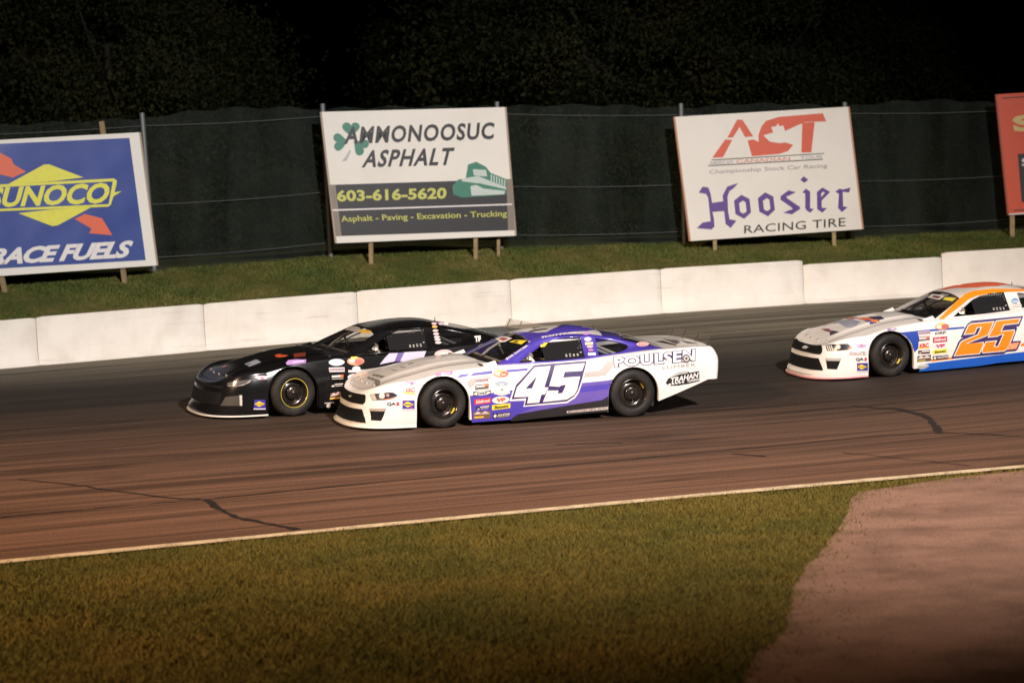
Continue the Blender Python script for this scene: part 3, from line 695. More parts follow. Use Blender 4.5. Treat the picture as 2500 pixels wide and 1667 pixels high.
def zcen(t): return .055 + (.475 - .055) * t / .8 if t <= .8 else .475 + .035 * (t - .8) / .2
NP = .72
def fas(th, t):
    s = abs(math.sin(th))**NP; c = max(0, math.cos(th))**NP; y, z = section(XF0, t, .055); k = math.sin(th)**2; zc = zcen(t)
    return Vector((XF0 + (FX(t) - XF0) * c, math.copysign(y * s, th), zc + (z - zc) * k))
def bulge(e): return .022 * sm((.50 - abs(e)) / .10)
def lip(e):
    s = min(1, abs(e))**(1 / NP); c = math.sqrt(max(0, 1 - s * s)); k = s * s
    return XF0 + (FX(1) - XF0) * c**NP, zcen(1) + (ZS(XF0) - zcen(1)) * k
def top(x, e):
    if x <= XF0: return Vector((x, e * ytop(x), ZS(x) + CROWN(x) * (1 - abs(e)**2.2) + (bulge(e) * sm((x - .6) / .3) if x > 0 else 0)))
    xl, zl = lip(e); L = max(1e-4, xl - XF0); q = min(1.0, (x - XF0) / L)
    zt = ZS(XF0) + CROWN(XF0) * (1 - abs(e)**2.2); m = -.20 * L
    return Vector((x, e * ytop(XF0), zt + m * q + (zl - zt - m) * q * q + bulge(e) * (1 - q)))
OUT = spl([(-1.92, .93), (-1.66, .985), (-1.36, 1.058), (-1.06, 1.125), (-.76, 1.160), (-.41, 1.163), (-.11, 1.134), (.03, 1.082), (.33, .940), (.60, .808)])
def cab(x, z):
    k = (z - ZS(x)) / (1.12 - ZS(x)); return Vector((x, .80 - .20 * k - .045 * k * k, z))
def ws(u, v):
    xe = .57 - .54 * v; E = cab(xe, OUT(xe)); xc = .78 - .77 * v; zc = .85 + .29 * v + .018 * math.sin(math.pi * v)
    return Vector((xc + (xe - xc) * u * u, E.y * u, zc + (E.z - zc) * u * u))
RC = spl([(.01, 1.14), (-.36, 1.208), (-.66, 1.228), (-.91, 1.215), (-1.12, 1.168)])
def roof(u, v):
    xe = .03 - 1.09 * v; E = cab(xe, OUT(xe)); xc = .01 - 1.13 * v; zc = RC(xc)
    return Vector((xc + (xe - xc) * u * u, E.y * u, zc + (E.z - zc) * abs(u)**2.5))
def rwin(u, v):
    xe = -1.06 - .86 * v; E = cab(xe, OUT(xe)); xc = -1.12 - .83 * v; zc = 1.168 + (.962 - 1.168) * v + .02 * math.sin(math.pi * v)
    return Vector((xc + (xe - xc) * u * u, E.y * u * (1 - .12 * v), zc + (E.z - zc) * u * u))
def zbot(x):
    for a in (AX, -AX):
        if abs(x - a) < AR - 1e-5: return WR + math.sqrt(AR**2 - (x - a)**2)
    if x > -.99: return .10
    return .215 + (-AX - AR - x) * .33
def fside(x, z):
    for a in (AX, -AX):
        dx = x - a; rr = AR + .003
        if z > WR:
            d = math.hypot(dx, z - WR)
            if 1e-6 < d < rr: x, z = a + dx * rr / d, WR + (z - WR) * rr / d
        elif abs(dx) < rr: x = a + math.copysign(rr, dx)
    return Vector((x, side_y(x, z), z))
def rawside(x, z): return Vector((x, side_y(x, z), z))
SURF = {'side': (rawside, fside, (-2.5, 1.74), (.08, .93), (.09, .06)), 'fas': (fas, fas, (-.5, 1.57), (0, 1), (.07, .08)), 'top': (top, top, (.62, 2.42), (-1, 1), (.08, .12)),
        'deck': (top, top, (-2.5, -1.8), (-1, 1), (.08, .2)), 'cab': (cab, cab, (-1.86, .64), (.84, 1.12), (.08, .05)), 'ws': (ws, ws, (-1, 1), (0, 1), (.2, .2)), 'roof': (roof, roof, (-1, 1), (0, 1), (.2, .1))}

class Car:
    def __init__(s, label, px_front, psi, paint, cage_col, roll=0):
        P = at_track(*px_front); s.psi = psi
        f = Vector((-math.cos(psi), -math.sin(psi), 0)); l = Vector((math.sin(psi), -math.cos(psi), 0))
        def tang(d):
            q = P + d; return Vector((d.x, d.y, track_z(q.x, q.y)[0] - track_z(P.x, P.y)[0])).normalized()
        f = tang(f); l = tang(l); up = f.cross(l).normalized(); l = up.cross(f)
        o = P - f * AX - l * .87
        s.M = Matrix(((f.x, l.x, up.x, o.x), (f.y, l.y, up.y, o.y), (f.z, l.z, up.z, o.z), (0, 0, 0, 1)))
        s.root = empty('stock_car'); s.root.matrix_world = s.M
        tag(s.root, label, 'race car', 'late model stock cars racing through the turn')
        s.paint = paint; s.cagem = mat('cage_paint', cage_col, .45)
    # ---- put a point of the photograph on a panel
    def pick(s, surf, p):
        f, _, (a0, a1), (b0, b1), _ = SURF[surf]; best = None
        def pr(a, b): return proj(s.M @ f(a, b))
        for i in range(13):
            for j in range(13):
                a = a0 + (a1 - a0) * i / 12; b = b0 + (b1 - b0) * j / 12; q = pr(a, b); d = (q[0]-p[0])**2 + (q[1]-p[1])**2
                if best is None or d < best[0]: best = (d, a, b)
        _, a, b = best; ha = (a1 - a0) * 1e-3; hb = (b1 - b0) * 1e-3
        for _ in range(9):
            q = pr(a, b); qa = pr(a + ha, b); qb = pr(a, b + hb)
            J = ((qa[0]-q[0])/ha, (qb[0]-q[0])/hb, (qa[1]-q[1])/ha, (qb[1]-q[1])/hb); det = J[0]*J[3] - J[1]*J[2]
            if abs(det) < 1e-6: break
            ex, ey = p[0]-q[0], p[1]-q[1]
            da = (J[3]*ex - J[1]*ey)/det; db = (-J[2]*ex + J[0]*ey)/det
            k = min(1, .25*(a1-a0)/max(1e-9, abs(da)), .25*(b1-b0)/max(1e-9, abs(db)))
            a += da*k; b += db*k
            a = max(a0 - .02*(a1-a0), min(a1, a)) if surf in ('fas', 'top', 'ws', 'roof') else a
            b = max(b0, min(b1, b)) if surf in ('fas', 'ws', 'roof', 'top') else b
        return a, b
    def lay(s, name, surf, v, f, m, off, parent=None):
        """lay a flat outline, given in panel coordinates, on the panel"""
        _, fn, _, _, (sa, sb) = SURF[surf]
        bm = bmesh.new(); bv = [bm.verts.new((p[0], p[1], 0)) for p in v]
        for t in f:
            try: bm.faces.new([bv[i] for i in t])
            except ValueError: pass
        for ax, st in ((0, sa), (1, sb)):
            lo = min(p[ax] for p in v); hi = max(p[ax] for p in v); k = math.ceil(lo / st)
            while k * st < hi:
                co = [0, 0, 0]; co[ax] = k * st; no = [0, 0, 0]; no[ax] = 1
                bmesh.ops.bisect_plane(bm, geom=bm.verts[:] + bm.edges[:] + bm.faces[:], plane_co=co, plane_no=no); k += 1
        bm.verts.index_update()
        out = []
        for q in bm.verts:
            a, b = q.co.x, q.co.y; p = fn(a, b); h = 1e-3
            n = (fn(a + h, b) - p).cross(fn(a, b + h) - p)
            if n.length < 1e-12: n = Vector((0, 1, 0))
            n.normalize()
            ref = p - Vector((0, 0, .45)); ref.x *= .3
            if surf in ('side', 'cab'): ref = Vector((0, 1, 0))
            elif surf in ('top', 'deck', 'roof'): ref = Vector((0, 0, 1))
            elif surf in ('ws', 'fas'): ref = Vector((1, math.copysign(.3, p.y), .2))
            if n.dot(ref) < 0: n = -n
            out.append(p + n * off)
        faces = [tuple(l.vert.index for l in q.loops) for q in bm.faces]; bm.free()
        return mk(name, out, faces, m, parent or s.root, smooth=60)
    def poly(s, surf, loops, m, off=.004, name='stripe'):
        v, f = tess(*[[s.pick(surf, p) for p in l] for l in loops]); return s.lay(name, surf, v, f, m, off)
    def sym(s, pts, m, off, name, join=True):
        """outline on the nose given by its near half (join: closed across the centre line; else repeated on the far side)"""
        n = [s.pick('fas', p) for p in pts]; far = [(-a, b) for a, b in reversed(n)]
        for L_ in ([n + far] if join else [n, far]):
            v, f = tess(L_); s.lay(name, 'fas', v, f, m, off)
    def text(s, surf, st, quad, m, off=.006, bold=.02, shear=0, space=1.0, name='lettering', parent=None):
        q = [s.pick(surf, p) for p in quad]; v, f = text_mesh(st, bold, shear, space)
        return s.lay(name, surf, [bil(q, a, b) for a, b in v], f, m, off, parent)
    def sticker(s, surf, quad, bgc, st=None, tc=None, bold=.02, shear=0, inner=(.08, .92, .2, .8), shape='box', extra=()):
        q = [s.pick(surf, p) for p in quad]; o = None
        def sh(a0, a1, b0, b1, kind):
            if kind == 'ell': return [bil(q, (a0+a1)/2 + (a1-a0)/2*math.cos(t), (b0+b1)/2 + (b1-b0)/2*math.sin(t)) for t in (i*math.pi/9 for i in range(18))]
            if kind == 'dia': return [bil(q, a0, (b0+b1)/2), bil(q, (a0+a1)/2, b0), bil(q, a1, (b0+b1)/2), bil(q, (a0+a1)/2, b1)]
            if kind == 'tri': return [bil(q, a0, b0), bil(q, a1, b0), bil(q, (a0+a1)/2, b1)]
            return [bil(q, a0, b0), bil(q, a1, b0), bil(q, a1, b1), bil(q, a0, b1)]
        if bgc: v, f = tess(sh(0, 1, 0, 1, shape)); o = s.lay('sticker', surf, v, f, ink(bgc), .0045)
        for n_, (a0, a1, b0, b1, kind, c) in enumerate(extra):
            v, f = tess(sh(a0, a1, b0, b1, kind)); e = s.lay('print' if o else 'sticker', surf, v, f, ink(c), .006 + .0012*n_, o); o = o or e
        if st:
            a0, a1, b0, b1 = inner; qq = [bil(q, a0, b1), bil(q, a1, b1), bil(q, a1, b0), bil(q, a0, b0)]
            v, f = text_mesh(st, bold, shear, 1.0); s.lay('lettering', surf, [bil(qq, a, b) for a, b in v], f, ink(tc), .0105, o)
    # ---- the shell
    def build(s, hood_m, roof_m, pillar_m, deck_m, split_m, ring=None, arcs=0, steer=9, net=True, spoil=None):
        rt = s.root; T = [0, .1, .2, .3, .4, .5, .6, .7, .8, .85, .9, .95, 1]
        mb = MB()
        st = []
        def span(a, b, n): return [a + (b - a) * i / n for i in range(n + 1)]
        arch = lambda c: [(c + AR * math.cos(math.pi * i / 24)) for i in range(25)]
        st += [(x, WR if i in (0, 24) else zbot(x)) for i, x in enumerate(arch(AX))]
        st += [(x, .10) for x in span(AX - AR, -AX + AR, 24)]
        st += [(x, WR if i in (0, 24) else zbot(x)) for i, x in enumerate(arch(-AX))]
        st += [(x, .215 + (-AX - AR - x) * .33) for x in span(-AX - AR, XR0, 8)]
        for sg in (1, -1):
            mb.grid([[(x, sg * section(x, t, zb)[0], section(x, t, zb)[1]) for t in T] for x, zb in st])
            # inner lip so the panel edge has thickness
            mb.grid([[(x, sg * section(x, 0, zb)[0], zb), (x, sg * (section(x, 0, zb)[0] - .05), zb + .012)] for x, zb in st])
            # shelf along the doors
            mb.grid([[(x, sg * ytop(x), ZS(x)), (x, sg * .795, ZS(x) + .004), (x, sg * .775, ZS(x) - .07)] for x in span(.56, -1.88, 30)])
        # nose
        ths = [math.pi / 2 * i / 24 for i in range(-24, 25)]
        mb.grid([[fas(th, t) for th in ths] for t in T])
        # fender tops
        for sg in (1, -1):
            es = [sg * e for e in (1, .95, .88, .8, .72, .665)]
            rows = []
            for i in range(25):
                r = []
                for e in es:
                    x0 = .78 - .24 * e * e; xl = lip(e)[0]; r.append(top(x0 + (xl - x0) * i / 24, e))
                rows.append(r)
            mb.grid(rows)
        # tail
        DT = spl([(0, .19), (.4, .215), (.6, .21), (.8, .15), (1, .07)]); zb = .215 + (-AX - AR - XR0) * .33; rows = []
        for t in T:
            r = []
            for i in range(-16, 17):
                th = math.pi / 2 * i / 16; sn = abs(math.sin(th))**.3; cs = max(0, math.cos(th))**.3; y, z = section(XR0, t, zb)
                r.append((XR0 - DT(t) * cs, math.copysign(y * sn, th), z + (.02 * (1 - abs(math.sin(th))**.66) if t == 1 else 0)))
            rows.append(r)
        mb.grid(rows)
        body = mb.build('body', s.paint, rt, 38)
        # hood
        rows = []
        for i in range(31):
            r = []
            for j in range(-16, 17):
                e = .66 * j / 16; x0 = .78 - .24 * e * e; xl = lip(e)[0]; p = top(x0 + (xl - x0) * i / 30, e); r.append(p + Vector((0, 0, .005)))
            rows.append(r)
        mb = MB(); mb.grid(rows); hood = mb.build('hood', hood_m, rt, 45)
        for y in (-.42, -.14, .14, .42):
            p = top(2.26 - abs(y) * .12, y / .84); mb = MB(); mb.tube([p, p + Vector((0, 0, .022))], .014, 8); mb.build('hood_pin', M_ALU, hood)
        # deck lid
        rows = []
        for i in range(9):
            r = []
            for j in range(-12, 13):
                e = j / 12; sn = abs(e)**(1 / .3) if abs(e) > 0 else 0; cs = math.sqrt(max(0, 1 - sn*sn))**.3; xl = XR0 - .07 * cs
                x = -1.84 + (xl + 1.84) * i / 8; q = top(max(x, XR0), e); r.append((x, q.y, q.z + .003))
            rows.append(r)
        mb = MB(); mb.grid(rows); mb.build('deck_lid', deck_m, rt, 45)
        # roof, glass
        us = [-1 + i / 8 for i in range(17)]
        mb = MB(); mb.grid([[roof(u, v / 14) for u in us] for v in range(15)]); mb.grid([[roof(u, v / 14) - Vector((0, 0, .02)) for u in us] for v in range(15)]); mb.build('roof', roof_m, rt, 60)
        mb = MB(); mb.grid([[ws(u, v / 10) for u in us] for v in range(11)]); wsh = mb.build('windshield', M_GLASS, rt, 180)
        mb = MB(); mb.grid([[rwin(u, v / 10) for u in us] for v in range(11)]); mb.build('rear_window', M_GLASS, rt, 180)
        for u in (-.33, .33):
            mb = MB(); mb.tube([ws(u, v / 6) + Vector((-.03, 0, -.02)) for v in range(7)], .010, 6); mb.build('windshield_brace', M_BLK, wsh)
        # side uprights with window openings
        xo = [.60 - i * (2.52 / 36) for i in range(37)]
        outer = [(x, OUT(x)) for x in xo] + [(x, ZS(x) - .02) for x in reversed(xo[1:-1])]
        h1 = [(.26, .832), (.14, .893), (-.03, .985), (-.18, 1.062), (-.32, 1.100), (-.51, 1.124), (-.74, 1.126), (-.72, .854), (-.2, .836)]
        h2 = [(-.945, 1.104), (-.922, .876), (-1.08, .89), (-1.24, .91), (-1.34, .94), (-1.395, .98), (-1.37, 1.004), (-1.24, 1.046), (-1.08, 1.084)]
        v, f = tess(outer, h1, h2)
        for sg in (1, -1):
            bm_v = [cab(a, b) for a, b in v]; bm_v = [Vector((p.x, p.y * sg, p.z)) for p in bm_v]
            ff = []
            for t in f:
                a_, b_, c_ = (bm_v[i] for i in t); ff.append(tuple(t) if (b_ - a_).cross(c_ - a_).y * sg > 0 else tuple(reversed(t)))
            o = mk('side_pillars', bm_v, ff, pillar_m, rt, smooth=60)
            md = o.modifiers.new('thick', 'SOLIDIFY'); md.thickness = .022; md.offset = -1
        vq, fq = tess(h2)
        for sg in (1, -1):
            mk('quarter_window', [Vector((p.x, (p.y - .012) * sg, p.z)) for p in (cab(a, b) for a, b in vq)], fq, M_GLASS, rt)
        # cockpit
        mb = MB(); mb.box((-1.85, -.77, .13), (.80, .77, .17)); mb.box((.76, -.80, .17), (.80, .80, .83)); mb.box((-1.88, -.76, .17), (-1.85, .76, .88))
        mb.box((-.98, -.74, .70), (-1.84, .74, .73))
        for sg in (1, -1):
            y0, y1 = sorted((sg * .765, sg * .745)); mb.box((-1.84, y0, .15), (.78, y1, .80))
        mb.box((.40, -.72, .66), (.76, .72, .82))
        mb.build('interior', M_BLK, rt)
        mb = MB(); mb.box((-.62, .12, .20), (-.12, .60, .30)); mb.box((-.68, .12, .30), (-.56, .60, .92)); mb.box((-.60, .10, .80), (-.30, .16, .98)); mb.box((-.60, .56, .80), (-.34, .61, .98)); mb.box((-.70, .22, .90), (-.60, .50, 1.02))
        mb.build('seat', mat('seat_vinyl', (.02, .02, .022), .6), rt)
        mb = MB(); cw = Vector((.22, .36, .76)); rows = []
        for i in range(20):
            a = i * math.pi / 10; c = cw + Vector((math.sin(a) * .05, math.cos(a) * .18, math.sin(a) * .17)); dr = (c - cw).normalized()
            rows.append([c + dr * (.014 * math.cos(k * math.pi / 3)) + Vector((1, 0, 0)) * (.014 * math.sin(k * math.pi / 3)) for k in range(6)])
        mb.grid(rows + [rows[0]], 0, True); mb.tube([cw, (.55, .36, .70)], .02, 6); mb.build('steering_wheel', M_BLK, rt, 180)
        cage = MB(); r = .021
        for sg in (1, -1):
            cage.tube([(.44, .72*sg, .55), (.285, .74*sg, .80), (.20, .73*sg, .87), (.05, .645*sg, .98), (-.12, .59*sg, 1.045), (-.24, .565*sg, 1.08), (-.78, .54*sg, 1.09)], r)
            cage.tube([(-.78, .70*sg, .2), (-.78, .70*sg, .86), (-.78, .56*sg, 1.075)], r); cage.tube([(-.80, .56*sg, 1.06), (-1.70, .60*sg, .66)], r)
            cage.tube([(.09, .665*sg, .955), (-.01, .72*sg, .80)], r * .9)
            for z in (.35, .52, .68): cage.tube([(.52, .70*sg, z), (-.1, .735*sg, z), (-.72, .70*sg, z)], r)
        cage.tube([(-.78, -.54, 1.08), (-.78, .54, 1.08)], r); cage.tube([(-.18, -.54, 1.08), (-.18, .54, 1.08)], r); cage.tube([(-.72, -.66, .5), (-.72, .5, 1.03)], r); cage.tube([(-.72, -.7, .7), (-.72, .7, .7)], r)
        cage.tube([(.45, -.70, .83), (.45, .70, .83)], r)
        cage.build('roll_cage', s.cagem, rt, 60)
        mb = MB(); c = Vector((.06, .70, .905)); rows = []
        for k, rr in ((0, .001), (.004, .03), (.012, .052), (-.006, .052), (-.012, .01)):
            rows.append([c + Vector((.5, .8, 0)).normalized() * k + Vector((-.8, .5, 0)).normalized() * (rr * math.cos(i*math.pi/8)) + Vector((0, 0, rr * math.sin(i*math.pi/8))) for i in range(16)])
        mb.grid(rows, 0, True); mb.build('side_mirror', M_ALU, rt, 60)
        if net:
            mb = MB(); mb2 = MB()
            zt = lambda x: OUT(x) - .05
            for i in range(9):
                z0 = .848 + i * .0275
                mb.grid([[cab(x, z) + Vector((0, -.026, 0)) for z in (z0, z0 + .021)] for x in span(-.14, -.72, 8)])
            for i in range(15):
                x0 = -.14 - i * .0405
                mb.grid([[cab(x, z) + Vector((0, -.022, 0)) for z in (.844, .92, .98, 1.095)] for x in (x0, x0 - .030)])
            mb.tube([cab(-.13, 1.095) + Vector((0, -.02, 0)), cab(-.73, 1.10) + Vector((0, -.02, 0))], .011, 6)
            nets = mb.build('window_net', M_NET, rt)
            for i in range(14):
                c = cab(-.16 - i * .04, 1.098) + Vector((0, -.006, 0)); mb2.box(c - Vector((.010, .002, .004)), c + Vector((.010, .002, .004)))
            for i in range(5):
                for z in ((.905, .885) if i < 4 else (.93,)):
                    c = cab(-.46 - i * .055, z + rnd.uniform(-.004, .004)) + Vector((0, -.006, 0)); mb2.box(c - Vector((.012, .002, .006)), c + Vector((.012, .002, .006)))
            mb2.build('net_stitching', M_NETDOT, nets)
        # wheels
        for cx in (AX, -AX):
            for sg in (1, -1):
                wells = MB()
                wells.grid([[(cx + (AR + .01) * math.cos(math.pi * i / 16), sg * .93 if j == 0 else sg * .55, WR + (AR + .01) * math.sin(math.pi * i / 16)) for j in range(2)] for i in range(17)])
                wells.grid([[(cx + k * math.cos(math.pi * i / 16), sg * .55, WR + k * math.sin(math.pi * i / 16)) for k in (.01, AR + .02)] for i in range(17)])
                wells.box((cx - AR - .012, min(sg*.55, sg*.90), .12 if cx > 0 else .25), (cx - AR - .002, max(sg*.55, sg*.90), WR)); wells.box((cx + AR + .002, min(sg*.55, sg*.90), .12), (cx + AR + .012, max(sg*.55, sg*.90), WR))
                wells.build('wheel_well', M_BLK, rt)
        tyre = [(.197, -.120), (.215, -.134), (.262, -.145), (.300, -.138), (.324, -.120), (.334, -.095), (WR, -.06), (WR, .06), (.334, .095), (.324, .120), (.300, .138), (.262, .145), (.228, .140), (.215, .134), (.200, .120), (.190, .105)]
        rim = [(.203, .122), (.206, .128), (.198, .132), (.190, .124), (.186, .10), (.178, .06), (.172, .035), (.160, .030), (.130, .046), (.112, .050), (.108, .046), (.106, .060), (.100, .085), (.085, .100), (.055, .106), (.032, .108), (.030, .120), (.020, .126), (.0, .127)]
        for cx, sg in ((AX, 1), (-AX, 1), (AX, -1), (-AX, -1)):
            w = empty('wheel', (cx, sg * .79, WR), rt); w.rotation_euler = (0, R(rnd.uniform(0, 300)), 0)
            if cx > 0: w.rotation_euler = (0, 0, R(steer))
            if sg < 0: w.rotation_euler.z += math.pi
            mb = MB(); mb.lathe(tyre, 56); mb.build('tyre', M_RUB, w, 60)
            mb = MB(); mb.lathe(rim, 48); mb.lathe([(.19, .105), (.185, -.11)], 48)
            for i in range(5):
                a = i * 2 * math.pi / 5 + .3; c = Vector((.070 * math.cos(a), .098, .070 * math.sin(a))); mb.tube([c, c + Vector((0, .022, 0))], .011, 6)
            for i in range(8):        # vent slots read as darker pads on the disc
                a = i * math.pi / 4; c = Vector((.146 * math.cos(a), .042, .146 * math.sin(a))); mb.tube([c, c + Vector((0, .006, 0))], .014, 8)
            ro = mb.build('rim', M_RIM, w, 40)
            if sg > 0:
                if ring and cx > 0:
                    mb = MB(); mb.lathe([(.2075, .133), (.2105, .1365), (.2035, .1365), (.2025, .131)], 56); mb.build('bead_ring', ring, w, 180)
                if arcs:
                    for a0 in (.35, 3.55):
                        mb = MB(); mb.grid([[(rr * math.cos(a0 + i * .05), yy, rr * math.sin(a0 + i * .05)) for rr, yy in ((.186, .105), (.179, .066))] for i in range(10)]); o = mb.build('decal_arc', ink((.75, .55, .06)), w); o.data.transform(Matrix.Translation((0, .002, 0)))
        for sg in (1, -1):      # small fins where the fenders meet the windshield
            p = [Vector((.80, .74*sg, ZS(.8) + .012)), Vector((.56, .80*sg, ZS(.56) + .006)), Vector((.56, .70*sg, ZS(.56) + .012)), Vector((.58, .76*sg, ZS(.56) + .062))]
            mk('cowl_fin', p, [(0, 1, 3), (1, 2, 3), (2, 0, 3)], s.paint, rt)
        # splitter, spoiler, antenna
        rows = [[], [], [], []]
        for th in ths:
            p = fas(th, 0); n = Vector((math.cos(th), math.sin(th) * .25, 0)) * .035
            a = p + n; b = p - Vector((.15 * math.cos(th), 0, 0))
            for r_, q in zip(rows, (Vector((b.x, b.y, .060)), Vector((a.x, a.y, .060)), Vector((a.x, a.y, .040)), Vector((b.x, b.y, .040)))): r_.append(q)
        mb = MB(); mb.grid(rows); mb.build('splitter', split_m, rt, 30)
        mb = MB(); mb.grid([[(-2.56, y, .94), (-2.64, y, 1.07)] for y in span(-.76, .76, 8)]); sp = mb.build('spoiler', spoil or M_CLEAR, rt)
        for y in (-.7, -.25, .25, .7):
            mb = MB(); mb.tube([(-2.575, y, .925), (-2.650, y, 1.065)], .008, 6); mb.build('spoiler_strut', M_BLK, sp)
        mb = MB(); mb.tube([(-1.06, .18, 1.16), (-1.065, .18, 1.24)], .010, 6, r2=.004); mb.build('antenna', M_BLK, rt)
        return body

PW = lambda n, c: mat(n, c, .34, coat=.5, noise=(2.2, tuple(q * .72 for q in c), .45))
WHITE_P = PW('white_paint', (.76, .735, .70)); SILVER_P = PW('silver_paint', (.60, .575, .545)); BLUE_P = PW('violet_blue_paint', (.075, .052, .40))
BLACK_P = mat('black_paint', (.006, .006, .007), .21, coat=0, spec=.28, noise=(3, (.014, .013, .013), .5))
BLUE2 = PW('violet_light', (.135, .09, .385)); BLUE3 = PW('violet_deep', (.055, .04, .42)); NAVY = ink((.035, .018, .11)); GRY = ink((.44, .41, .385))
WI = ink((.76, .735, .71)); BLK = ink((.012, .011, .012)); YL = ink((.80, .60, .04))

# ---------------------------------------------------------------- car 45
A1 = aff(780, 760, .21258); A2 = aff(1200, 760, .2551); N = aff(1230, 870, .09354); Q = aff(1480, 820, .12755); Sx = aff(1140, 880, .10204); F = aff(810, 850, .12757); G = aff(1170, 780, .1318)
c = Car('white and violet blue stock car number 45, foremost in the middle', (1080, 1045), R(17.5), WHITE_P, (.74, .72, .68)); c45 = c
c.build(SILVER_P, SILVER_P, BLUE_P, SILVER_P, WHITE_P, arcs=1)
# flanks
c.poly('side', [[(1147, 966), (1201, 959), (1246, 953), (1330, 944), (1418, 935), (1500, 927), (1500, 965), (1488, 966), (1470, 977), (1419, 984.5), (1315, 1002), (1264, 1011), (1248, 1024), (1152, 1031)]], BLUE_P, .003)
c.poly('side', [[(1418, 935.5), (1498, 928), (1498, 936), (1416, 944)]], BLUE2, .005); c.poly('side', [[(1400, 960), (1498, 948), (1498, 962), (1486, 966), (1468, 976), (1419, 984), (1315, 1001), (1264, 1010), (1330, 985)]], BLUE2, .005)
c.poly('side', [[(1247, 1028), (1250, 1020), (1264, 1010.5), (1315, 1001.5), (1419, 984), (1470, 976.5), (1488, 965.5), (1502, 964), (1502, 1003), (1430, 1009), (1330, 1019)]], ink((.016, .013, .015), .5), .0065, 'scuffed_skirt')
c.poly('side', [[(1383, 1003), (1484, 992), (1484, 999), (1384, 1008)]], ink((.6, .5, .47)), .008, 'sticker'); c.text('side', 'MOUNTAIN VIEW AUTO', [(1386, 1003.5), (1482, 993), (1482, 998), (1387, 1007)], BLK, .0095, .01)
c.poly('side', [[(1424, 921), (1426, 909), (1463, 905), (1483, 881), (1500, 877), (1503, 886), (1478, 916)]], GRY)
c.poly('side', [[(1140, 934), (1150, 924), (1198, 918), (1200, 922), (1162, 934), (1146, 948)]], GRY)
for P in ([(1115, 922.6), (1123, 914.5), (1146, 912), (1139, 918)], [(1148, 917), (1156, 910.5), (1201, 904.6), (1201, 911.5)], [(1236, 903), (1294, 898.5), (1290, 903.5), (1236, 908.5)]): c.poly('side', [P], BLUE_P, .0045)
WO = [(740, 200), (2195, 92), (2055, 640), (1960, 930), (1860, 1080), (1650, 1212), (505, 1310), (545, 1150), (140, 1165), (275, 730)]
NO = [(785, 230), (2160, 118), (2020, 640), (1930, 900), (1830, 1040), (1640, 1168), (535, 1275), (582, 1086), (195, 1115), (312, 742)]
c.poly('side', [N(WO)], WI, .0075, 'number_outline'); c.poly('side', [N(NO)], NAVY, .009, 'number_outline')
FOUR = [(795, 285), (1215, 250), (1050, 800), (1165, 808), (1062, 990), (975, 995), (915, 1200), (600, 1222), (640, 1050), (258, 1062), (340, 800)]
c.poly('side', [N(FOUR), N([(862, 510), (560, 840), (730, 830)])], WI, .0108, 'number')
FIVE = [(1330, 240), (2110, 175), (2040, 375), (1560, 408), (1580, 430), (1542, 552), (1985, 520), (1905, 880), (1830, 1000), (1640, 1120), (1015, 1185), (1132, 885), (1422, 885), (1402, 965), (1520, 950), (1605, 770), (1600, 740), (1500, 750), (1440, 790), (1175, 770)]
c.poly('side', [N(FIVE)], WI, .0108, 'number')
c.text('side', 'POULSEN', [Q(128, 395), Q(1712, 238), Q(1700, 488), Q(150, 612)], ink((.028, .02, .11)), .006, .095, 0, 1.06)
c.text('side', 'POULSEN', [Q(142, 408), Q(1700, 252), Q(1688, 476), Q(162, 600)], WI, .0078, .036, 0, 1.06)
c.text('side', 'LUMBER', [Q(1075, 572), Q(1705, 515), Q(1705, 575), Q(1075, 636)], ink((.33, .31, .3)), .006, .0, 0, 1.1)
tooth = []
for i in range(28):
    a = i * math.pi / 14; r_ = 84 if i % 2 else 68; tooth.append((1528 + r_ * .95 * math.cos(a), 432 + r_ * 1.05 * math.sin(a)))
c.poly('side', [Q(tooth)], ink((.04, .03, .035)), .0092, 'emblem'); c.poly('side', [Q(ell(1528, 432, 52, 58, 14)), Q(ell(1528, 432, 22, 24, 10))], ink((.5, .45, .42)), .0105, 'emblem')
c.poly('side', [Q([(1140, 890), (1180, 820), (1290, 740), (1420, 695), (1580, 685), (1590, 705), (1775, 668), (1780, 860), (1560, 915), (1480, 925), (1380, 945), (1230, 950), (1150, 915)])], BLK, .005, 'emblem')
c.poly('side', [Q([(1190, 805), (1300, 745), (1420, 712), (1560, 700), (1550, 712), (1420, 728), (1310, 760)])], WI, .0065, 'emblem')
c.text('side', 'TRAHAN', [Q(1230, 800), Q(1765, 690), Q(1765, 790), Q(1235, 905)], WI, .0065, .03, .2)
c.text('side', 'TOWING', [Q(1545, 845), Q(1770, 800), Q(1770, 850), Q(1550, 895)], WI, .0065, .03, .1)
for i in range(5): c.poly('side', [Q(ell(1215 + i * 62, 925 - i * 11, 26, 17, 10))], WI, .0065, 'emblem')
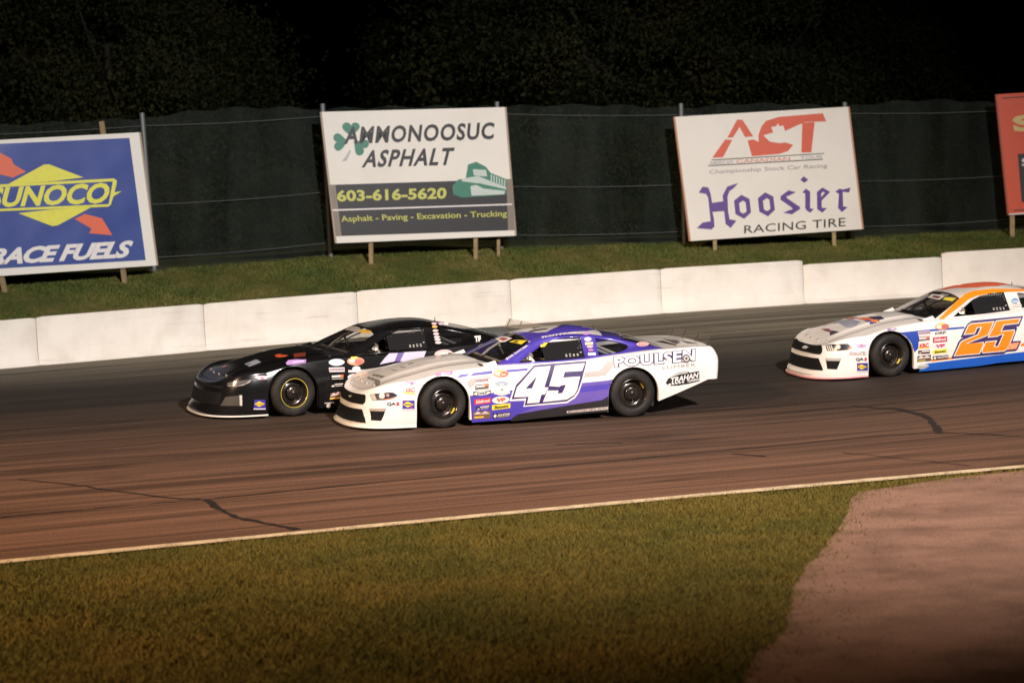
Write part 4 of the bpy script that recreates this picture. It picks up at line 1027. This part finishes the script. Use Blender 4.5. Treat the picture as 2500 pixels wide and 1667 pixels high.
# contingency stickers
def q4(f, a, b, c_, d): return [f(*a), f(*b), f(*c_), f(*d)]
def stick45(c, Sx):
    k = lambda *p: [Sx(*z) for z in p]
    c.sticker('side', k((170, 450), (515, 420), (515, 505), (190, 530)), (.62, .5, .52), 'QUARTER MASTER', (.12, .04, .12), .01, inner=(.03, .97, .2, .8))
    c.sticker('side', k((200, 588), (515, 550), (515, 675), (200, 706)), (.015, .013, .013), extra=[(.05, .70, .45, .85, 'box', (.72, .6, .58)), (.70, .96, .45, .95, 'box', (.75, .16, .05)), (.05, .96, .08, .16, 'box', (.6, .55, .5))])
    c.sticker('side', k((148, 745), (570, 708), (572, 812), (150, 855)), (.02, .02, .022), 'DRP', (.02, .02, .02), .03, .2, (.2, .8, .25, .75), extra=[(.02, .98, .06, .94, 'ell', (.74, .70, .66))])
    c.sticker('side', k((170, 930), (575, 880), (575, 1012), (185, 1060)), (.58, .03, .035), 'Edelbrock', (.76, .7, .68), .02, .3, (.08, .94, .22, .82))
    c.sticker('side', k((215, 1105), (545, 1060), (545, 1150), (215, 1190)), (.03, .025, .06), extra=[(.05, .3, .1, .55, 'tri', (.6, .5, .55)), (.3, .95, .55, .9, 'box', (.6, .5, .55)), (.35, .9, .15, .35, 'box', (.45, .36, .4))])
    c.sticker('side', k((150, 1215), (560, 1195), (560, 1375), (150, 1400)), (.16, .09, .06), extra=[(.02, .5, .6, 1.0, 'tri', (.62, .5, .5)), (.4, .98, .6, 1.0, 'tri', (.55, .45, .42)), (.05, .6, .12, .34, 'box', (.74, .5, .08)), (.08, .6, .40, .5, 'box', (.30, .05, .04))])
    c.sticker('side', k((620, 245), (1000, 225), (1000, 400), (640, 405)), (.70, .26, .13), shape='ell', extra=[(.1, .5, .3, .8, 'ell', (.72, .62, .5)), (.42, .95, .12, .75, 'ell', (.52, .10, .07)), (.25, .62, .78, 1.05, 'box', (.78, .55, .06)), (.5, .8, .3, .48, 'box', (.72, .6, .45))])
    c.sticker('side', k((660, 500), (990, 490), (990, 600), (670, 600)), (.32, .37, .46), shape='ell', extra=[(.0, 1, .35, .6, 'box', (.40, .45, .52)), (.3, .7, .1, .4, 'ell', (.62, .62, .62))])
    c.sticker('side', k((640, 665), (1030, 650), (1030, 825), (650, 840)), (.68, .60, .60), shape='ell', extra=[(.0, 1.0, .2, .42, 'box', (.72, .64, .62)), (.45, .55, .72, .88, 'box', (.06, .05, .06))])
    c.sticker('side', k((595, 870), (1015, 838), (1015, 1010), (600, 1040)), (.76, .70, .66), 'VP', (.78, .12, .03), .06, .1, (.25, .78, .25, .78), shape='ell')
    c.sticker('side', k((595, 1065), (1035, 1015), (1035, 1130), (600, 1185)), (.80, .62, .03), 'Bassett', (.05, .06, .02), .03, .2, (.12, .9, .22, .8))
    c.sticker('side', k((612, 1268), (1042, 1228), (1032, 1340), (615, 1388)), (.02, .014, .02), 'ALLSTAR', (.74, .66, .66), .04, .1, (.26, .97, .42, .85), extra=[(.03, .24, .1, .9, 'dia', (.72, .66, .66)), (.26, .95, .15, .28, 'box', (.45, .36, .3))])
stick45(c, Sx)
# nose
def nose45(c, F):
    f = lambda P: F(P)
    c.sym(f([(430, 850), (520, 868), (640, 885), (656, 925), (645, 1030), (600, 1074), (450, 1050), (360, 1030)]), M_GRL, .006, 'grille')
    c.sym(f([(400, 1138), (500, 1155), (585, 1166), (620, 1290), (656, 1425), (520, 1415), (420, 1398)]), M_GRL, .006, 'grille')
    c.poly('fas', [f([(335, 900), (405, 905), (375, 930), (350, 945)])], ink((.4, .38, .37)), .011, 'emblem')
    c.sym(f([(725, 1150), (1035, 1152), (945, 1385), (750, 1376)]), M_GRL, .006, 'brake_duct', False)
    c.poly('fas', [f([(728, 1152), (1032, 1155), (1012, 1205), (735, 1196)])], ink((.4, .3, .28)), .009, 'sticker')
    c.sym(f([(735, 884), (900, 862), (1100, 843), (1180, 850), (1262, 900), (1200, 945), (1000, 990), (780, 996)]), ink((.03, .025, .05), .25), .006, 'headlight', False)
    c.poly('fas', [f([(740, 888), (825, 882), (868, 988), (782, 992)])], ink((.42, .4, .34)), .008, 'headlight'); c.poly('fas', [f(ell(965, 915, 52, 48, 14))], ink((.72, .62, .55), .15), .009, 'headlight'); c.poly('fas', [f(ell(1075, 900, 30, 30, 12))], ink((.4, .3, .28), .2), .009, 'headlight')
    c.poly('fas', [f([(960, 985), (1110, 955), (1215, 925), (1180, 955), (1040, 988)])], ink((.5, .17, .05), .3), .009, 'headlight')
def fstick(c, F, krc=True):
    k = lambda *p: [F(*z) for z in p]
    c.sticker('fas', k((1355, 995), (1582, 995), (1582, 1182), (1350, 1182)), (.05, .03, .30), extra=[(.04, .96, .28, .88, 'dia', (.80, .62, .03)), (.12, .3, .78, .95, 'tri', (.6, .06, .08)), (.7, .9, .2, .36, 'tri', (.6, .06, .08)), (.0, 1, 0, .13, 'box', (.66, .6, .66)), (.2, .8, .52, .64, 'box', (.10, .09, .14))])
nose45(c, F); fstick(c, F)
c.text('fas', 'QA', [F(1055, 1038), F(1225, 1032), F(1225, 1098), F(1058, 1108)], ink((.03, .02, .03)), .006, .04); c.text('fas', '1', [F(1238, 1032), F(1290, 1030), F(1285, 1095), F(1238, 1098)], ink((.6, .04, .08)), .006, .06)
c.text('fas', 'KRC', [F(1415, 765), F(1622, 752), F(1622, 838), F(1418, 838)], ink((.75, .10, .05)), .006, .06, .1); c.poly('fas', [F([(1368, 825), (1440, 842), (1660, 855), (1620, 885), (1372, 866)])], ink((.75, .5, .05)), .005, 'sticker')
c.poly('fas', [F([(1365, 662), (1440, 640), (1690, 632), (1750, 650), (1690, 668), (1600, 690), (1440, 692), (1420, 668)])], ink((.5, .34, .55)), .005, 'sticker'); c.poly('fas', [F(ell(1530, 672, 26, 20, 10))], ink((.55, .08, .16)), .007, 'sticker')
c.poly('side', [A1([(1338, 702), (1528, 684), (1526, 722), (1344, 740)])], ink((.30, .06, .26)), .006, 'sticker'); c.poly('side', [A1([(1395, 712), (1500, 702), (1500, 712), (1395, 722)])], WI, .008, 'sticker')
# hood lettering and scrolls
for P in ([(800, 498), (850, 505), (820, 540), (768, 528)], [(860, 508), (925, 520), (895, 556), (828, 542)], [(935, 525), (1022, 545), (955, 576), (902, 558)], [(705, 548), (760, 565), (735, 605), (676, 580)], [(770, 568), (840, 590), (800, 625), (745, 607)], [(850, 595), (932, 632), (890, 652), (812, 628)]):
    c.poly('top', [F(P)], ink((.16, .15, .13)), .0095, 'lettering')
def scroll(c, pts, w, m):
    up = [(x, y - w) for x, y in pts]; c.poly('top', [pts + up[::-1]], m, .0095, 'pinstripe')
scroll(c, F([(1140, 385), (1145, 415), (1180, 432), (1250, 432)]), 1.0, ink((.2, .18, .16))); scroll(c, F([(1310, 365), (1350, 380), (1420, 372)]), 1.0, ink((.12, .1, .09))); scroll(c, F([(1460, 330), (1500, 306), (1560, 300)]), 1.2, ink((.05, .05, .05)))
# glass strip, pillars, roof
c.poly('ws', [G([(300, 360), (420, 318), (610, 350), (480, 418), (400, 425)])], WI, .004, 'sticker'); c.poly('ws', [G([(350, 365), (430, 335), (545, 358), (450, 400)])], ink((.36, .07, .06)), .006, 'sticker')
c.poly('ws', [G([(555, 418), (650, 385), (880, 392), (780, 465)])], YL, .004, 'sticker'); c.poly('ws', [G([(620, 420), (670, 398), (740, 402), (700, 436)])], ink((.10, .08, .03)), .006, 'sticker')
c.text('cab', 'JESSE SWITSER', [G(470, 735), G(880, 470), G(925, 490), G(520, 755)], WI, .004, .02)
c.text('cab', 'SCOTTY', [G(1140, 318), G(1630, 240), G(1630, 268), G(1150, 345)], WI, .004, .02, .2); c.text('cab', 'RACING', [G(1650, 238), G(1800, 228), G(1800, 252), G(1650, 264)], WI, .004, .02, .2)
for (x0, y0, x1, y1, col) in ((1905, 245, 2060, 290, (.40, .2, .5)), (1940, 330, 2075, 410, (.62, .6, .7)), (1955, 425, 2105, 475, (.78, .6, .4)), (1985, 485, 2105, 530, (.7, .45, .48)), (2010, 552, 2115, 590, (.55, .22, .35)), (2010, 620, 2155, 668, (.72, .66, .62))):
    c.sticker('cab', [G(x0, y0), G(x1, y0 - 8), G(x1 + 6, y1 - 6), G(x0 + 6, y1)], col, shape='ell' if y0 not in (425, 620) else 'box')
c.sticker('cab', [Q(575, 120), Q(815, 115), Q(815, 195), Q(580, 205)], (.70, .42, .40), shape='ell', extra=[(.15, .85, .2, .8, 'ell', (.5, .05, .05)), (.25, .75, .4, .6, 'box', (.7, .6, .6))])
c.poly('roof', [G([(480, 300), (600, 240), (1080, 250), (1250, 235), (1800, 165), (2352, 175), (2352, 230), (2000, 215), (1600, 250), (1100, 345), (960, 420), (880, 400), (520, 330)])], BLUE_P, .004)
for P in ([(900, 225), (1060, 185), (1290, 170), (1240, 185), (1080, 205), (960, 228)], [(1440, 130), (1560, 122), (1780, 150), (1700, 158)], [(1780, 128), (1900, 130), (1880, 136)], [(960, 172), (1100, 140), (1160, 142), (1020, 172)]): c.poly('roof', [G(P)], ink((.03, .02, .06)), .006, 'flame')
c.poly('deck', [Q([(930, 110), (1080, 100), (1350, 180), (1330, 190)])], BLK, .006, 'lettering')
for P in ([(1080, 60), (1180, 70), (1420, 130), (1330, 160)], [(1420, 95), (1600, 120), (1740, 150), (1560, 145)], [(1180, 75), (1330, 85), (1420, 110), (1260, 105)]): c.poly('deck', [Q(P)], ink((.10, .09, .09)), .006, 'lettering')
mb = MB(); mb.add([cab(-.12, 1.04), cab(-.17, 1.075), cab(-.24, 1.07), cab(-.18, 1.02), cab(-.12, 1.015)], [(0, 1, 2, 3, 4)]); mb.build('window_strap', YL, c.root)

# ---------------------------------------------------------------- black car
K = aff(440, 750, .21258)
c = Car('glossy black stock car with white splitter, half hidden behind the number 45 car', (715, 1016), R(22.5), BLACK_P, (.22, .21, .2)); cbk = c
c.build(BLACK_P, BLACK_P, BLACK_P, BLACK_P, WHITE_P, ring=ink((.62, .5, .05)), steer=7, spoil=M_FROST)
k4 = lambda *p: [K(*z) for z in p]
c.sym(k4((330, 960), (480, 985), (455, 1120), (330, 1110)), M_GRL, .006, 'grille'); c.sym(k4((330, 880), (500, 905), (480, 935), (330, 915)), M_GRL, .006, 'grille')
c.poly('fas', [k4((520, 1030), (710, 1008), (712, 1130), (460, 1130))], ink((.05, .045, .04)), .006, 'brake_duct'); c.poly('fas', [k4((680, 1010), (710, 1008), (712, 1130), (684, 1128))], ink((.5, .48, .46)), .008, 'brake_duct')
c.poly('fas', [k4((540, 870), (640, 850), (800, 830), (760, 880), (660, 905), (570, 905))], ink((.10, .09, .09), .15), .006, 'headlight'); c.poly('fas', [k4((535, 890), (580, 905), (660, 905), (750, 880), (815, 826), (800, 862), (725, 898), (640, 912), (560, 908))], ink((.30, .28, .26)), .009, 'headlight')
c.sticker('fas', k4((850, 1062), (975, 1060), (980, 1172), (840, 1172)), (.05, .03, .30), extra=[(.02, .98, .3, .85, 'dia', (.80, .62, .03)), (.0, 1, 0, .13, 'box', (.66, .6, .66)), (.2, .8, .5, .62, 'box', (.5, .2, .03))])
c.poly('fas', [k4((845, 800), (880, 788), (1020, 786), (1050, 798), (1000, 825), (900, 832))], ink((.6, .5, .55)), .006, 'sticker'); c.poly('fas', [k4((920, 805), (960, 803), (955, 825), (925, 826))], ink((.55, .1, .2)), .008, 'sticker')
c.poly('side', [k4((1212, 640), (1240, 608), (1330, 598), (1448, 600), (1440, 640), (1300, 660), (1225, 662))], ink((.24, .06, .34)), .005, 'sticker'); c.poly('side', [k4((1290, 625), (1420, 612), (1420, 622), (1290, 636))], ink((.6, .5, .68)), .007, 'sticker')
for P, col in (([(735, 660), (870, 605), (930, 635), (800, 688)], (.22, .24, .30)), ([(1085, 560), (1120, 545), (1240, 560), (1200, 575), (1110, 578)], (.5, .08, .02)), ([(1300, 540), (1440, 525), (1440, 570), (1310, 585)], (.16, .03, .015)), ([(850, 505), (880, 492), (1040, 478), (1030, 485), (880, 505)], (.4, .38, .36)), ([(470, 705), (500, 680), (545, 672), (530, 690)], (.25, .12, .12))):
    c.poly('top', [k4(*P)], ink(col), .0095, 'emblem')
c.sticker('side', k4((1700, 595), (1885, 590), (1885, 670), (1710, 675)), (.50, .56, .66), shape='ell', extra=[(.0, 1, .4, .62, 'box', (.66, .68, .72))])
c.sticker('side', k4((1705, 692), (1885, 688), (1888, 740), (1712, 745)), (.66, .55, .58), 'QUARTER MASTER', (.15, .05, .12), .01, inner=(.04, .96, .25, .75))
c.sticker('side', k4((1740, 782), (1872, 772), (1870, 822), (1740, 826)), None, extra=[(0, .75, .45, .95, 'box', (.7, .64, .6)), (.75, 1, .35, 1, 'box', (.75, .16, .05)), (0, 1, 0, .14, 'box', (.6, .55, .5))])
c.sticker('side', k4((1732, 875), (1868, 866), (1866, 905), (1735, 915)), None, extra=[(0, .3, 0, .5, 'ell', (.6, .55, .52)), (.3, 1, .55, .85, 'box', (.6, .55, .52)), (.35, .95, .1, .3, 'box', (.5, .45, .42))])
c.sticker('side', k4((1725, 985), (1850, 965), (1840, 1050), (1715, 1060)), (.16, .08, .05), extra=[(.0, .6, .55, 1.0, 'tri', (.62, .5, .5)), (.4, 1, .55, 1.05, 'tri', (.62, .5, .5)), (.0, 1, .05, .28, 'box', (.74, .5, .08))])
c.sticker('side', k4((1910, 575), (2110, 570), (2115, 665), (1920, 670)), (.70, .26, .13), shape='ell', extra=[(.1, .5, .3, .8, 'ell', (.72, .62, .5)), (.42, .95, .12, .75, 'ell', (.52, .10, .07)), (.25, .62, .78, 1.05, 'box', (.78, .55, .06))])
c.sticker('side', k4((1925, 680), (2115, 670), (2118, 748), (1930, 752)), None, extra=[(.25, .75, .2, 1.0, 'ell', (.66, .62, .64)), (0, 1, .05, .42, 'box', (.7, .66, .68))])
c.sticker('side', k4((1918, 768), (2070, 756), (2070, 835), (1925, 838)), (.76, .68, .66), 'VP', (.78, .12, .03), .06, .1, (.3, .85, .25, .78), shape='ell')
c.sticker('side', k4((1655, 1095), (1765, 1088), (1760, 1150), (1665, 1155)), None, extra=[(0, 1, .85, 1, 'box', (.6, .55, .52)), (.15, .65, 0, .8, 'ell', (.55, .48, .46))])
A = lambda *p: [A1(*z) for z in p]
c.poly('side', [A((690, 610), (745, 540), (800, 482), (900, 478), (860, 575))], ink((.46, .44, .58)), .006, 'number'); c.poly('side', [A((925, 570), (975, 470), (1225, 455), (1190, 545), (1100, 600))], ink((.46, .44, .58)), .006, 'number'); c.poly('side', [A((860, 575), (905, 478), (978, 470), (925, 575))], ink((.09, .04, .24)), .005, 'number')
c.sticker('side', A((1310, 450), (1530, 430), (1535, 540), (1330, 545)), (.66, .42, .40), shape='ell', extra=[(.2, .8, .3, .7, 'ell', (.7, .6, .58))])
for i, y in enumerate((180, 225, 262, 298, 328, 362)): c.sticker('cab', A((1290 + i*7, y - 14), (1352 + i*9, y - 18), (1355 + i*9, y + 12), (1294 + i*7, y + 14)), (.68, .56, .58) if i else (.72, .42, .10), shape='ell')
for x, col in ((1283, (.6, .4, .42)), (1362, (.5, .4, .5)), (1420, (.7, .66, .62))): c.sticker('cab', A((x, 130), (x + 60, 128), (x + 64, 158), (x + 6, 160)), col, shape='ell')
c.text('cab', 'TF', A((1778, 285), (1850, 280), (1855, 355), (1785, 360)), WI, .004, .06)
c.poly('ws', [k4((1895, 265), (1940, 220), (2075, 245), (2030, 295))], ink((.30, .28, .26)), .004, 'sticker'); c.poly('ws', [k4((2040, 290), (2080, 255), (2230, 262), (2160, 305))], ink((.55, .32, .04)), .004, 'sticker')

# ---------------------------------------------------------------- car 25
B = aff(1900, 660, .2551); N2 = aff(2310, 760, .0829)
b4 = lambda *p: [B(*z) for z in p]
c = Car('white, blue and orange stock car number 25, cut by the right edge', (2173, 920), R(13.5), WHITE_P, (.03, .03, .03)); c25 = c
ORG = PW('orange_paint', (.85, .235, .012)); BL25 = PW('royal_blue_paint', (.015, .10, .48))
c.build(WHITE_P, WHITE_P, WHITE_P, WHITE_P, PW('red_white_lip', (.62, .25, .27)), arcs=1)
c.poly('side', [b4((1345, 968), (1380, 900), (1440, 888), (1900, 832), (2352, 778), (2700, 730), (2700, 800), (2352, 862), (2100, 885), (1910, 915), (1600, 945))], BL25, .003)
c.poly('side', [b4((1140, 597), (1480, 562), (1780, 538), (1780, 556), (1480, 582), (1345, 600), (1340, 745), (1305, 785), (1270, 690), (1215, 625))], PW('blue_dark', (.02, .06, .36)), .003)
c.poly('side', [b4((1460, 850), (1670, 828), (1668, 846), (1465, 872))], ORG, .0035); c.poly('side', [[N2(2200, 955), N2(2292, 930), N2(2800, 860), N2(2800, 940), N2(2292, 1012), N2(2200, 1040)]], ORG, .004)
c.poly('side', [[N2(1945, 880), N2(2205, 865), N2(2090, 1130), N2(2030, 1165), N2(1770, 1190), N2(1690, 1245)]], NAVY, .006, 'number_outline')
O25 = [(740, 280), (2265, 135), (2145, 435), (2060, 455), (2085, 500), (1960, 850), (1800, 1170), (1690, 1245), (140, 1390), (270, 1100), (350, 900), (430, 800), (520, 770), (420, 765), (540, 500), (620, 370)]
TWO = [(720, 370), (1395, 305), (1225, 680), (1170, 720), (560, 952), (1085, 910), (1092, 960), (972, 1238), (232, 1308), (415, 920), (470, 868), (925, 690), (1032, 465), (900, 478), (822, 650), (526, 680), (640, 430)]
FV = [(1470, 285), (2175, 210), (2112, 352), (1690, 398), (1602, 590), (1995, 548), (2005, 600), (1800, 1085), (1700, 1162), (1080, 1218), (1048, 1190), (1060, 1130), (1160, 898), (1472, 868), (1402, 1030), (1500, 1042), (1532, 1010), (1682, 668), (1560, 690), (1510, 730), (1236, 758)]
c.poly('side', [[N2(*p) for p in O25]], NAVY, .0075, 'number_outline')
for P in (TWO, FV): c.poly('side', [[N2(*p) for p in outset(P, 15)]], WI, .009, 'number_outline'); c.poly('side', [[N2(*p) for p in outset(P, -8)]], ORG, .0105, 'number')
c.poly('side', [[N2(1860, 940), N2(2150, 905), N2(2060, 1105), N2(1790, 1135)]], PW('coral', (.74, .22, .10)), .009, 'sticker'); c.text('side', 'NH', [N2(1880, 945), N2(2120, 915), N2(2050, 1095), N2(1830, 1120)], ink((.8, .42, .2)), .0105, .05, .2)
c.poly('cab', [b4((1525, 478), (1600, 400), (1700, 300), (1790, 225), (1870, 195), (2050, 176), (2352, 182), (2352, 200), (2060, 215), (1900, 245), (1820, 280), (1740, 345), (1640, 420), (1565, 478))], ORG, .004)
def s25(surf, pts, *a, **kw): c.sticker(surf, [B(*p) for p in pts], *a, **kw)
s25('side', ((1335, 588), (1452, 576), (1458, 612), (1340, 622)), (.62, .5, .52), 'QUARTER MASTER', (.12, .04, .12), .01, inner=(.03, .97, .2, .8))
s25('side', ((1342, 638), (1448, 628), (1448, 668), (1342, 680)), (.015, .013, .013), extra=[(.05, .70, .4, .85, 'box', (.72, .6, .58)), (.72, .96, .4, .95, 'box', (.75, .16, .05)), (.05, .96, .08, .16, 'box', (.6, .55, .5))])
c.text('side', 'KRC', b4((1352, 702), (1440, 692), (1440, 735), (1350, 742)), ink((.7, .06, .05)), .006, .06); c.poly('side', [b4((1338, 738), (1445, 728), (1447, 742), (1340, 752))], ink((.75, .5, .05)), .005, 'sticker')
s25('side', ((1338, 768), (1450, 758), (1450, 795), (1338, 802)), (.08, .03, .03), extra=[(.05, .3, .1, .55, 'tri', (.6, .55, .55)), (.3, .95, .5, .85, 'box', (.65, .6, .58))])
s25('side', ((1330, 820), (1460, 805), (1462, 865), (1330, 876)), (.10, .07, .05), extra=[(.0, .55, .5, 1.0, 'tri', (.62, .55, .52)), (.4, 1, .5, 1.0, 'tri', (.6, .52, .5)), (.05, .6, .08, .3, 'box', (.5, .36, .06))])
s25('side', ((1495, 512), (1632, 500), (1640, 568), (1500, 572)), (.60, .30, .18), shape='ell', extra=[(.1, .5, .2, .8, 'ell', (.72, .62, .5)), (.45, .95, .12, .8, 'ell', (.45, .12, .08)), (.25, .65, .85, 1.1, 'box', (.75, .6, .1))])
s25('side', ((1480, 588), (1622, 574), (1625, 612), (1482, 622)), (.70, .66, .6), 'DRP', (.03, .03, .03), .03, .1, (.12, .85, .2, .85), shape='ell')
s25('side', ((1478, 642), (1614, 630), (1616, 682), (1480, 694)), (.45, .02, .045), 'Edelbrock', (.76, .7, .68), .02, .3, (.08, .94, .22, .82))
s25('side', ((1476, 708), (1614, 692), (1616, 738), (1478, 748)), (.72, .68, .64), 'VP', (.5, .03, .12), .06, .1, (.2, .85, .15, .85), shape='ell')
s25('side', ((1474, 765), (1616, 745), (1616, 785), (1478, 802)), (.78, .68, .04), 'Bassett', (.05, .06, .02), .03, .2, (.12, .9, .2, .8))
s25('side', ((1477, 820), (1626, 808), (1626, 846), (1480, 860)), (.02, .014, .02), 'ALLSTAR', (.74, .66, .66), .04, .1, (.26, .97, .35, .85), extra=[(.03, .24, .1, .9, 'dia', (.72, .66, .66))])
s25('side', ((1325, 905), (1440, 890), (1442, 932), (1330, 950)), (.55, .52, .48), 'Scouts', (.3, .33, .36), .01, .3, (.1, .95, .2, .8), shape='ell')
F25 = aff(1900, 660, .2551)
c.sym(b4((310, 702), (415, 716), (425, 745), (422, 785), (400, 805), (300, 788), (270, 782)), M_GRL, .006, 'grille')
c.sym(b4((280, 826), (388, 840), (432, 958), (320, 950), (260, 938)), M_GRL, .006, 'grille')
c.poly('fas', [b4((232, 745), (260, 722), (298, 738), (270, 752))], ink((.5, .48, .46)), .011, 'emblem')
c.sym(b4((455, 840), (602, 842), (562, 946), (470, 942)), M_GRL, .006, 'brake_duct', False); c.poly('fas', [b4((458, 842), (600, 844), (590, 866), (462, 864))], ink((.42, .4, .38)), .009, 'sticker')
c.sym(b4((455, 716), (560, 708), (670, 702), (710, 738), (670, 760), (560, 770), (470, 768)), ink((.03, .028, .035), .25), .006, 'headlight', False)
for i in range(3): c.poly('fas', [b4((462 + i*20, 718), (472 + i*20, 717), (492 + i*20, 765), (480 + i*20, 766))], ink((.6, .58, .52)), .008, 'headlight')
c.poly('fas', [b4(*ell(577, 733, 20, 20, 12))], ink((.7, .66, .6), .15), .009, 'headlight'); c.poly('fas', [b4((655, 758), (690, 728), (706, 740), (690, 752))], ink((.5, .2, .06), .3), .009, 'headlight')
s25('fas', ((752, 886), (856, 884), (858, 966), (752, 968)), (.05, .03, .25), extra=[(.04, .96, .25, .85, 'dia', (.80, .62, .03)), (.12, .3, .75, .95, 'tri', (.6, .06, .08)), (.0, 1, 0, .12, 'box', (.66, .6, .66)), (.2, .8, .5, .6, 'box', (.4, .2, .03))])
c.text('fas', 'QA', b4((740, 836), (818, 834), (818, 866), (742, 872)), ink((.03, .02, .03)), .006, .05); c.text('fas', '1', b4((824, 834), (846, 834), (846, 865), (824, 866)), ink((.5, .04, .06)), .006, .07)
c.text('fas', 'Swift', b4((678, 775), (850, 772), (850, 800), (680, 802)), ink((.2, .18, .18)), .006, .0, .3); c.poly('fas', [b4((676, 803), (850, 804), (850, 808), (676, 808))], ink((.55, .1, .12)), .006, 'sticker')
c.poly('fas', [b4((722, 716), (760, 706), (830, 703), (880, 712), (840, 725), (820, 740), (760, 742), (745, 722))], ink((.45, .36, .55)), .006, 'sticker'); c.poly('fas', [b4(*ell(795, 722, 14, 9, 10))], ink((.5, .1, .2)), .008, 'sticker')
c.poly('side', [b4((1042, 556), (1130, 548), (1132, 570), (1045, 578))], ink((.2, .1, .26)), .006, 'sticker'); c.poly('side', [b4((1075, 559), (1125, 555), (1125, 560), (1075, 565))], WI, .008, 'sticker')
for P, col in (([(520, 512), (580, 482), (700, 470), (790, 500), (740, 530), (640, 530)], (.26, .28, .36)), ([(610, 525), (720, 515), (760, 530), (700, 552), (650, 548)], (.34, .36, .44)), ([(640, 465), (720, 445), (760, 455), (700, 475)], (.42, .16, .12)), ([(740, 462), (860, 455), (900, 470), (860, 490)], (.62, .13, .04)), ([(860, 450), (980, 442), (1015, 468), (960, 480), (980, 500), (900, 470)], (.03, .03, .08)), ([(820, 488), (900, 482), (950, 505), (880, 520)], (.04, .07, .3)), ([(885, 492), (905, 476), (950, 474), (958, 490), (925, 510)], (.78, .22, .03)), ([(495, 605), (510, 578), (585, 592), (500, 628)], (.05, .04, .06))):
    c.poly('top', [b4(*P)], ink(col), .0095, 'emblem')
c.text('top', 'Noyes', b4((400, 562), (470, 550), (535, 612), (465, 600)), ink((.22, .04, .05)), .011, .05)
c.poly('roof', [b4((1550, 192), (1640, 160), (1760, 145), (1700, 168), (1620, 180))], RED_S, .004, 'flame'); c.poly('roof', [b4((1690, 165), (1850, 138), (2100, 128), (2330, 148), (2100, 152), (1900, 165), (1780, 170))], RED_S, .005, 'flame'); c.poly('roof', [b4((1960, 205), (2000, 195), (2170, 183), (2150, 190), (2010, 205))], RED_S, .006, 'flame')
c.poly('ws', [b4((1430, 262), (1470, 228), (1598, 250), (1540, 285))], ink((.6, .57, .54)), .004, 'sticker'); c.poly('ws', [b4((1470, 258), (1490, 242), (1560, 255), (1530, 272))], ink((.14, .05, .05)), .006, 'sticker'); c.poly('ws', [b4((1575, 282), (1600, 258), (1705, 268), (1665, 298))], ink((.72, .60, .06)), .004, 'sticker')
s25('cab', ((2228, 270), (2295, 262), (2300, 318), (2232, 322)), (.16, .30, .52), shape='ell', extra=[(.1, .9, .2, .5, 'box', (.5, .55, .6))]); s25('cab', ((2240, 328), (2330, 318), (2330, 352), (2245, 356)), (.55, .52, .5), shape='ell'); s25('cab', ((2262, 362), (2325, 355), (2328, 400), (2265, 405)), (.62, .6, .58))
bpy.context.view_layer.update()
